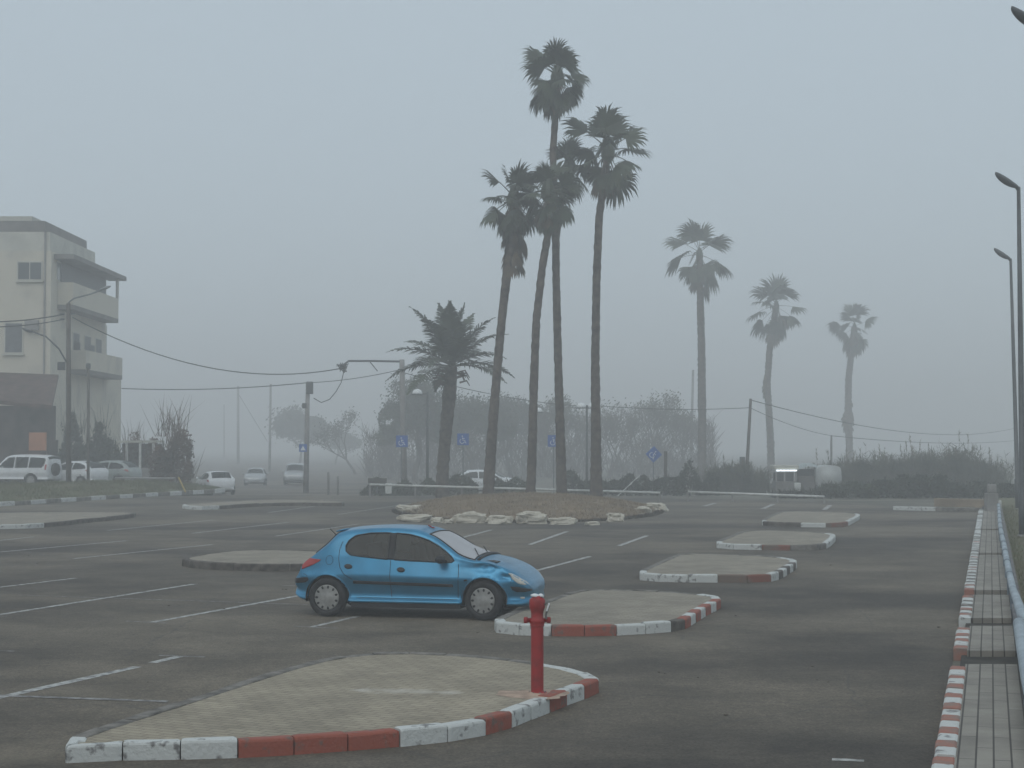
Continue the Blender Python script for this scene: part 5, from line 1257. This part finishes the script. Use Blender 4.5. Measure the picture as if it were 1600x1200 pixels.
def wheel(t, x, y, r, side, steer=0, cover=True, n_holes=11):
    w = link(bpy.data.objects.new('wheel', None)); w.parent = t; w.location = (x, y, r); w.rotation_euler = (0, 0, steer); w.empty_display_size = .1
    mt = Matrix.Rotation(-side * PI / 2, 4, 'X') if side > 0 else Matrix.Rotation(PI / 2, 4, 'X')    # local +z points outward
    hw = .088; bm = NB()
    lathe(bm, [(r * .66, -hw), (r * .9, -hw * 1.05), (r * .985, -hw * .82), (r, -hw * .4), (r, hw * .4), (r * .985, hw * .82), (r * .9, hw * 1.05), (r * .70, hw * .98), (r * .655, hw * .72), (r * .64, 0)], 40, mt); obj('tyre', bm, M['rubber'], w, True)
    bm = NB(); lathe(bm, [(r * .665, hw * .70), (r * .66, hw * .86), (r * .60, hw * .92), (r * .40, hw * .86), (r * .22, hw * .95), (r * .12, hw * .99), (.001, hw)], 44, mt); nf_ = len(bm.faces)
    for k in range(n_holes):
        a = 2 * PI * (k + .5) / n_holes; m2 = mt @ Matrix.Rotation(a, 4, 'Z') @ Matrix.Translation((r * .545, 0, hw * .93))
        rg = [bm.verts.new(m2 @ Vector((math.cos(b) * r * .085, math.sin(b) * r * .062, .002))) for b in [2 * PI * q / 8 for q in range(8)]]; bm.faces.new(rg)
        fk = bm.faces[-1:] if False else None
    bm.faces.ensure_lookup_table()
    for i in range(nf_, len(bm.faces)): bm.faces[i].material_index = 1
    obj('hub_cover', bm, [M['cover'], M['plastic']], w, True); return w
# ---- the blue hatchback
T206 = [(-.60, .50, .36, .46, .52, .49, .54, .44, .55), (-.57, .62, .29, .48, .58, .61, .60, .56, .61), (-.50, .70, .25, .56, .66, .69, .68, .64, .70), (-.42, .75, .23, .62, .80, .73, .83, .66, .85),
        (-.27, .785, .22, .64, .92, .755, .95, .67, .985), (-.05, .81, .21, .65, .95, .775, 1.12, .65, 1.19), (.12, .82, .20, .655, .96, .785, 1.27, .60, 1.36), (.40, .826, .20, .66, .965, .79, 1.33, .575, 1.405),
        (.90, .828, .20, .66, .93, .79, 1.355, .57, 1.43), (1.30, .828, .20, .65, .905, .79, 1.335, .57, 1.415), (1.60, .828, .20, .645, .89, .79, 1.25, .585, 1.355), (1.85, .828, .20, .64, .885, .79, 1.10, .64, 1.24),
        (2.05, .826, .20, .64, .875, .785, .965, .70, 1.14), (2.30, .822, .20, .635, .85, .78, .90, .735, 1.03), (2.46, .82, .20, .63, .835, .775, .885, .73, .965), (2.70, .81, .20, .62, .79, .765, .825, .70, .875),
        (2.90, .79, .20, .60, .72, .74, .75, .67, .80), (3.05, .745, .20, .56, .645, .69, .67, .60, .705), (3.15, .66, .21, .51, .57, .60, .585, .50, .61), (3.20, .55, .23, .46, .52, .50, .535, .42, .55), (3.235, .38, .27, .40, .445, .35, .455, .30, .465)]
ca, cb = G(513, 963), G(757, 969)
yaw = math.atan2(cb.y - ca.y, cb.x - ca.x); trk = .735
cpos = ca + Vector((-math.sin(yaw), math.cos(yaw), 0)) * trk
bc = thing('blue_hatchback', 'dented metallic blue five-door hatchback parked across the bays', 'car', (cpos.x, cpos.y, 0), yaw)
KZ = .957
T206 = [(a if a < 2.5 else 2.5 + (a - 2.5) * .84, w * (1 if a < 2.8 else .95), b * KZ, c_ * KZ, d_ * KZ, max(g_ + .02, e_ - .045 * (a > -.3 and a < 2.8)) if a > -.3 and a < 2.8 else e_, f_ * KZ, g_, h_ * KZ) for a, w, b, c_, d_, e_, f_, g_, h_ in T206]
_t = [r[8] for r in T206]; _x = [r[0] for r in T206]
def _sh(x): return x + (.13 if 1.3 < x < 2.75 else 0) * (1 if 1.5 < x < 2.5 else .6)
T206 = [r[:8] + (max(r[6] + .03, herm(_x, _t, _sh(r[0]))),) for r in T206]
car = Car(T206, (0, 2.442), .292, dents=[(-.22, .72, .20, .12, .022, 7), (2.48, .77, .17, .08, .045, 13), (2.74, .65, .13, .07, .04, 15), (2.25, .77, .20, .035, .016, 12)])
sw1 = [(.262, 1.115), (.30, 1.20), (.40, 1.275), (.63, 1.315), (.88, 1.322), (.945, 1.32), (.945, .918), (.80, .932), (.54, .955), (.345, .98), (.275, 1.035)]
sw2 = [(1.035, 1.318), (1.25, 1.30), (1.40, 1.262), (1.55, 1.212), (1.70, 1.135), (1.83, 1.048), (1.93, .965), (1.972, .91), (1.93, .885), (1.67, .89), (1.30, .902), (1.035, .915)]
sw1 = [(x, z * KZ) for x, z in sw1]; sw2 = [(x, z * KZ) for x, z in sw2]
car.build(bc, M['blue'], [sw1, sw2], (1.54, 2.28), (-.24, .07), windm=M['glass_pale_layer'])
car.kz = KZ
car.patch('door_pillar', [(.938, 1.325), (1.042, 1.322), (1.042, .912), (.938, .915)], M['plastic'], bc, .003)
car.patch('bump_strip', [(.42, .578), (1.97, .548), (1.975, .51), (.42, .535)], M['plastic'], bc, .012, thick=.022)
car.patch('tail_light', [(-.415, .90), (-.33, .915), (-.12, .895), (-.15, .865), (-.27, .80), (-.36, .765), (-.43, .735)], M['redlamp'], bc, .006, sub=.03)
car.patch('headlight', [(2.86, .735), (2.92, .725), (3.04, .665), (3.13, .60), (3.175, .555), (3.13, .545), (3.03, .575), (2.93, .645)], M['clearlamp'], bc, .004, sub=.03)
car.patch('bumper_strip', [(2.90, .525), (3.05, .515), (3.21, .48), (3.22, .45), (3.12, .44), (3.0, .445), (2.93, .475)], M['plastic'], bc, .012, sub=.03, thick=.02)
car.patch('rear_bumper_strip', [(-.565, .59), (-.33, .615), (-.31, .57), (-.36, .535), (-.575, .51)], M['plastic'], bc, .010, sub=.03, thick=.016)
car.patch('fog_light', [(3.05, .36), (3.12, .36), (3.12, .33), (3.06, .33)], M['clearlamp'], bc, .004, sub=.03)
car.patch('side_repeater', [(2.14, .625), (2.19, .63), (2.20, .61), (2.15, .60)], M['plastic'], bc, .005)
def oval(cx, cz, a, b, rot=-.05): return [(cx + a * math.cos(t_) * math.cos(rot) - b * math.sin(t_) * math.sin(rot), cz + a * math.cos(t_) * math.sin(rot) + b * math.sin(t_) * math.cos(rot)) for t_ in [2 * PI * k / 14 for k in range(14)]]
car.patch('door_handle', oval(.335, .80, .062, .036), M['plastic'], bc, .010, thick=.018, sub=.03)
car.patch('door_handle', oval(1.165, .762, .062, .036), M['plastic'], bc, .010, thick=.018, sub=.03)
car.line([(.20, 1.18), (.165, 1.05), (.17, .90), (.20, .78), (.27, .68), (.40, .60)], bc)
car.line([(.99, .905), (1.0, .60), (1.01, .33)], bc); car.line([(2.045, .86), (2.06, .70), (2.05, .5), (2.04, .33)], bc)
car.line([(.46, .315), (1.2, .312), (2.03, .312)], bc, r=.0035)
car.line([(-.40, .665), (-.36, .66), (-.33, .63)], bc, r=.004); car.line([(2.90, .58), (2.93, .66), (2.90, .745)], bc, r=.004)
car.line([(.02 + .06 * math.cos(R(k)), .89 + .075 * math.sin(R(k))) for k in range(0, 361, 24)], bc, r=.003, sides=(-1,))
# bonnet shut line, cowl, wipers
bm = NB(); tube(bm, [(2.33, y, car.section(2.33)[0][-1][1] - .055 * (abs(y) / .7) ** 2 + .006) for y in [-.66 + .12 * k for k in range(12)]], .028, 6); obj('cowl', bm, M['plastic'], bc, True)
bm = NB(); box(bm, (2.50, -.44, car.section(2.50)[0][-1][1] - .012), (.18, .24, .02), bevel=.008, rot=Matrix.Rotation(R(9), 3, 'Y')); obj('bonnet_vent', bm, M['plastic'], bc)
for (p, q) in (((2.30, -.50), (2.12, -.05)), ((2.30, .1), (2.12, .5))):
    bm = NB(); tube(bm, [(p[0], p[1], car.section(p[0])[0][-1][1] - .01), (q[0], q[1], car.section(q[0])[0][-1][1] + .012)], .008, 5); obj('wiper', bm, M['plastic'], bc)
for sd in (-1, 1):
    bm = NB(); bmesh.ops.create_icosphere(bm, subdivisions=3, radius=1)
    for v in bm.verts: c = v.co; v.co = Vector((1.80 + c.x * .075, sd * (.885 + c.y * .10), .895 + c.z * .062))
    mr = obj('door_mirror', bm, M['plastic'], bc, True)
    bm = NB(); tube(bm, [(1.85, sd * .75, .865), (1.82, sd * .86, .88)], .022, 6); obj('mirror_stalk', bm, M['plastic'], mr)
for px_ in (.75, 1.45):
    for sd in (-.36, .36):
        bm = NB(); box(bm, (px_ - (.1), sd, .82), (.14, .46, .58), bevel=.05, rot=Matrix.Rotation(R(-14), 3, 'Y')); box(bm, (px_ + .15, sd, .5), (.5, .46, .16), bevel=.04)
        if px_ > 1: box(bm, (px_ - .20, sd, 1.18), (.08, .24, .16), bevel=.03)
        obj('seat', bm, M['seat'], bc)
bm = NB(); tube(bm, [(1.93 + .02 * math.sin(R(a)), .36 + .18 * math.cos(R(a)), .86 + .18 * math.sin(R(a))) for a in range(0, 361, 24)], .014, 6); obj('steering_wheel', bm, M['plastic'], bc)
bm = NB(); box(bm, (2.15, 0, .84), (.38, 1.3, .12), bevel=.04); obj('dashboard', bm, M['seat'], bc)
bm = NB(); box(bm, (.02, 0, .86), (.4, 1.2, .02)); obj('parcel_shelf', bm, M['seat'], bc)
bm = NB(); _z = car.section(1.44)[0][-1][1]; tube(bm, [(1.44, -.02, _z), (1.37, -.02, _z + .045)], .012, 5); lathe(bm, [(.03, 0), (.02, .015), (.001, .018)], 10, Matrix.Translation((1.44, 0, _z))); obj('aerial_base', bm, mat('red_aerial', (.25, .03, .03), .5), bc)
bm = NB(); tube(bm, [(-.02, -.1, 1.16), (-.10, -.1, 1.20), (-.2, -.1, 1.29)], .008, 5); obj('rear_aerial', bm, M['plastic'], bc)
bm = NB(); box(bm, (.10, 0, car.section(.10)[0][-1][1] - .004), (.14, .98, .022), bevel=.010, rot=Matrix.Rotation(R(-14), 3, 'Y')); obj('spoiler', bm, M['blue'], bc, True)
for x, st_ in ((0, 0), (2.442, R(-9))):
    for sd in (-1, 1): wheel(bc, x, sd * .735, .292, sd, st_)

# ---- other cars, built the same way in coarser steps
def simple_car(name, label, loc, yaw, table, wheels, wr, polys, wind, rear, paint, lights, group='cars parked beyond the bank', step=.06, extra=None, steer=0):
    t = thing(name, label, 'car', loc, yaw, group); c = Car(table, wheels, wr, step, (2, 1, 2, 3, 3, 6, 2, 3))
    c.build(t, paint, polys, wind, rear)
    for nm, poly, m in lights: c.patch(nm, poly, m, t, .006, sub=.08)
    hw = max(r[1] for r in table) - .1
    for x in wheels:
        for sd in (-1, 1): wheel(t, x, sd * hw, wr, sd, steer)
    bm = NB(); box(bm, ((wheels[0] + wheels[1]) / 2, 0, .75), (1.8, 1.2, .5), bevel=.1); obj('seats', bm, M['seat'], t)
    for sd in (-1, 1):
        bm = NB(); bmesh.ops.create_icosphere(bm, subdivisions=2, radius=1)
        for v in bm.verts: q = v.co; v.co = Vector((wheels[1] - .62 + q.x * .08, sd * (max(r[1] for r in table) + .09 + q.y * .11), table[len(table) // 2][4] + .06 + q.z * .08))
        obj('door_mirror', bm, paint, t, True)
    if extra: extra(t, c)
    return t
SUV = [(-1.05, .62, .50, .62, .80, .62, .84, .58, .86), (-1.00, .80, .42, .72, 1.05, .79, 1.50, .60, 1.60), (-.90, .86, .40, .80, 1.10, .84, 1.66, .66, 1.76), (-.4, .90, .40, .82, 1.10, .87, 1.73, .68, 1.83), (.6, .91, .40, .82, 1.09, .88, 1.76, .69, 1.86),
       (1.4, .91, .40, .82, 1.08, .88, 1.74, .69, 1.84), (1.75, .91, .40, .82, 1.08, .88, 1.62, .71, 1.76), (2.1, .91, .40, .82, 1.07, .88, 1.30, .76, 1.46), (2.38, .90, .40, .82, 1.06, .86, 1.12, .78, 1.20), (2.9, .89, .40, .80, 1.02, .85, 1.07, .76, 1.13), (3.4, .85, .42, .76, .95, .80, .99, .70, 1.04), (3.6, .74, .46, .66, .80, .70, .84, .6, .88), (3.66, .6, .5, .6, .68, .56, .7, .5, .72)]
svp = P(88, 706, 95)
def suvx(t, c):
    bm = NB(); lathe(bm, [(.1, -.1), (.34, -.1), (.37, 0), (.34, .1), (.1, .12), (.001, .13)], 24, Matrix.Translation((-1.12, .1, 1.0)) @ Matrix.Rotation(-PI / 2, 4, 'Y')); obj('spare_wheel', bm, M['rubber'], t, True)
yw = R(163); L_ = 1.1; 
simple_car('white_suv', 'big white off-roader with a spare wheel on its tail, cut by the left edge', (svp.x + math.cos(yw) * L_, 95 + math.sin(yw) * L_, .2), yw, SUV, (0, 2.79), .38,
           [[(-.86, 1.55), (-.80, 1.64), (.10, 1.68), (.14, 1.12), (-.62, 1.12), (-.80, 1.20)], [(.22, 1.69), (1.05, 1.69), (1.05, 1.12), (.22, 1.12)], [(1.13, 1.69), (1.50, 1.66), (1.90, 1.36), (2.08, 1.12), (1.13, 1.12)]], (1.82, 2.30), (-.995, -.93), M['carwhite'], [('tail_light', [(-.97, 1.28), (-.88, 1.28), (-.88, .98), (-.97, .98)], M['redlamp'])], extra=suvx)
HAT = [(-.75, .5, .40, .52, .62, .5, .64, .46, .65), (-.70, .72, .32, .60, .80, .71, .84, .62, .86), (-.60, .80, .28, .68, .95, .78, 1.00, .64, 1.04), (-.30, .86, .25, .72, 1.02, .82, 1.25, .62, 1.32), (0, .88, .24, .72, 1.01, .84, 1.36, .60, 1.44), (.6, .89, .24, .72, .98, .85, 1.40, .60, 1.49), (1.2, .89, .24, .71, .96, .85, 1.38, .60, 1.47),
       (1.6, .89, .24, .70, .95, .85, 1.28, .62, 1.40), (2.0, .89, .24, .70, .94, .85, 1.06, .70, 1.20), (2.35, .88, .24, .69, .92, .84, .97, .76, 1.03), (2.8, .87, .24, .67, .86, .82, .90, .74, .96), (3.2, .80, .25, .62, .76, .74, .79, .64, .84), (3.4, .66, .28, .54, .64, .60, .66, .54, .70), (3.48, .48, .34, .46, .54, .44, .56, .40, .58)]
hatpoly = [[(-.30, 1.06), (-.18, 1.20), (.20, 1.33), (.62, 1.36), (.66, .99), (0, 1.02)], [(.74, 1.36), (1.2, 1.34), (1.6, 1.22), (1.98, .98), (.74, .97)]]
hatl = [('tail_light', [(-.62, .95), (-.40, .98), (-.34, .93), (-.60, .82)], M['redlamp'])]
hp_ = P(158, 722, 95.5); yw = R(152)
simple_car('white_hatchback', 'white hatchback nose left between the off-roader and the shelter', (hp_.x + math.cos(yw) * .75, 95.5 + .3, .2), yw, HAT, (0, 2.6), .31, hatpoly, (1.64, 2.3), (-.56, -.05), M['carwhite'], hatl)
gp = P(205, 735, 101); 
simple_car('grey_car', 'pale grey-green car half hidden by the left bank, just right of the white hatchback', (gp.x + .3, 98.2, .2), R(165), HAT, (0, 2.6), .31, hatpoly, (1.64, 2.3), (-.56, -.05), M['cargrey'], hatl)
rp = P(338, 735, 99)
simple_car('small_white_car', 'small low white car seen from behind where the left bank ends', (rp.x + .1, 99.6, gh(99.6)), R(112), [(a, b, c, d, e * .96, f, g * .95, h, i * .95) for a, b, c, d, e, f, g, h, i in HAT], (0, 2.6), .31, [[(x, z * .95) for x, z in p] for p in hatpoly], (1.64, 2.3), (-.56, -.05), M['carwhite'],
           [('tail_light', [(-.62, .90), (-.30, .93), (-.28, .87), (-.60, .76)], M['redlamp'])])
rp = P(392, 735, 138)
simple_car('silver_car', 'foggy silver car seen head-on, middle of the three in the street', (rp.x, 141, -.80), R(-84), HAT, (0, 2.6), .31, hatpoly, (1.64, 2.3), (-.56, -.05), M['carsilver'], [('headlight', [(3.0, .74), (3.36, .66), (3.34, .60), (3.0, .66)], M['clearlamp'])], group='cars in the foggy street')
rp = P(456, 735, 140)
simple_car('pale_off_roader', 'foggy pale off-roader farthest up the street beside the transformer pole', (rp.x, 143, -.8), R(-86), SUV, (0, 2.79), .38, [[(-.86, 1.55), (-.80, 1.64), (.10, 1.68), (.14, 1.12), (-.62, 1.12)], [(.22, 1.69), (1.50, 1.66), (1.90, 1.36), (2.08, 1.12), (.22, 1.12)]], (1.82, 2.30), (-.995, -.93), M['carsilver'], [('headlight', [(3.3, .9), (3.56, .85), (3.56, .74), (3.3, .78)], M['clearlamp'])], group='cars in the foggy street')
rp = P(700, 745, 105)
simple_car('white_sedan', 'white car glimpsed low between the cluster trunks and the date palm', (P(730, 745, 104).x, 104, gh(104)), R(2), HAT, (0, 2.6), .31, hatpoly, (1.64, 2.3), (-.56, -.05), M['carwhite'], hatl, group='cars in the foggy street')

# ================================================================== HAZE
bm = NB(); box(bm, (0, 525, 13.1), (1230, 1200, 29.8)); hz = obj('haze', bm, None) if False else None
me = bpy.data.meshes.new('haze'); bm.to_mesh(me); bm.free(); hz = link(bpy.data.objects.new('haze', me)); hz['kind'] = 'stuff'; hz['label'] = 'pale fog filling the air'; hz['category'] = 'haze'
hm_ = bpy.data.materials.new('haze'); hm_.use_nodes = True; n = hm_.node_tree; n.nodes.clear(); o = n.nodes.new('ShaderNodeOutputMaterial'); v = n.nodes.new('ShaderNodeVolumePrincipled')
v.inputs['Density'].default_value = HAZE; v.inputs['Color'].default_value = (.975, .985, .99, 1); v.inputs['Anisotropy'].default_value = 0
n.links.new(v.outputs[0], o.inputs['Volume']); me.materials.append(hm_)
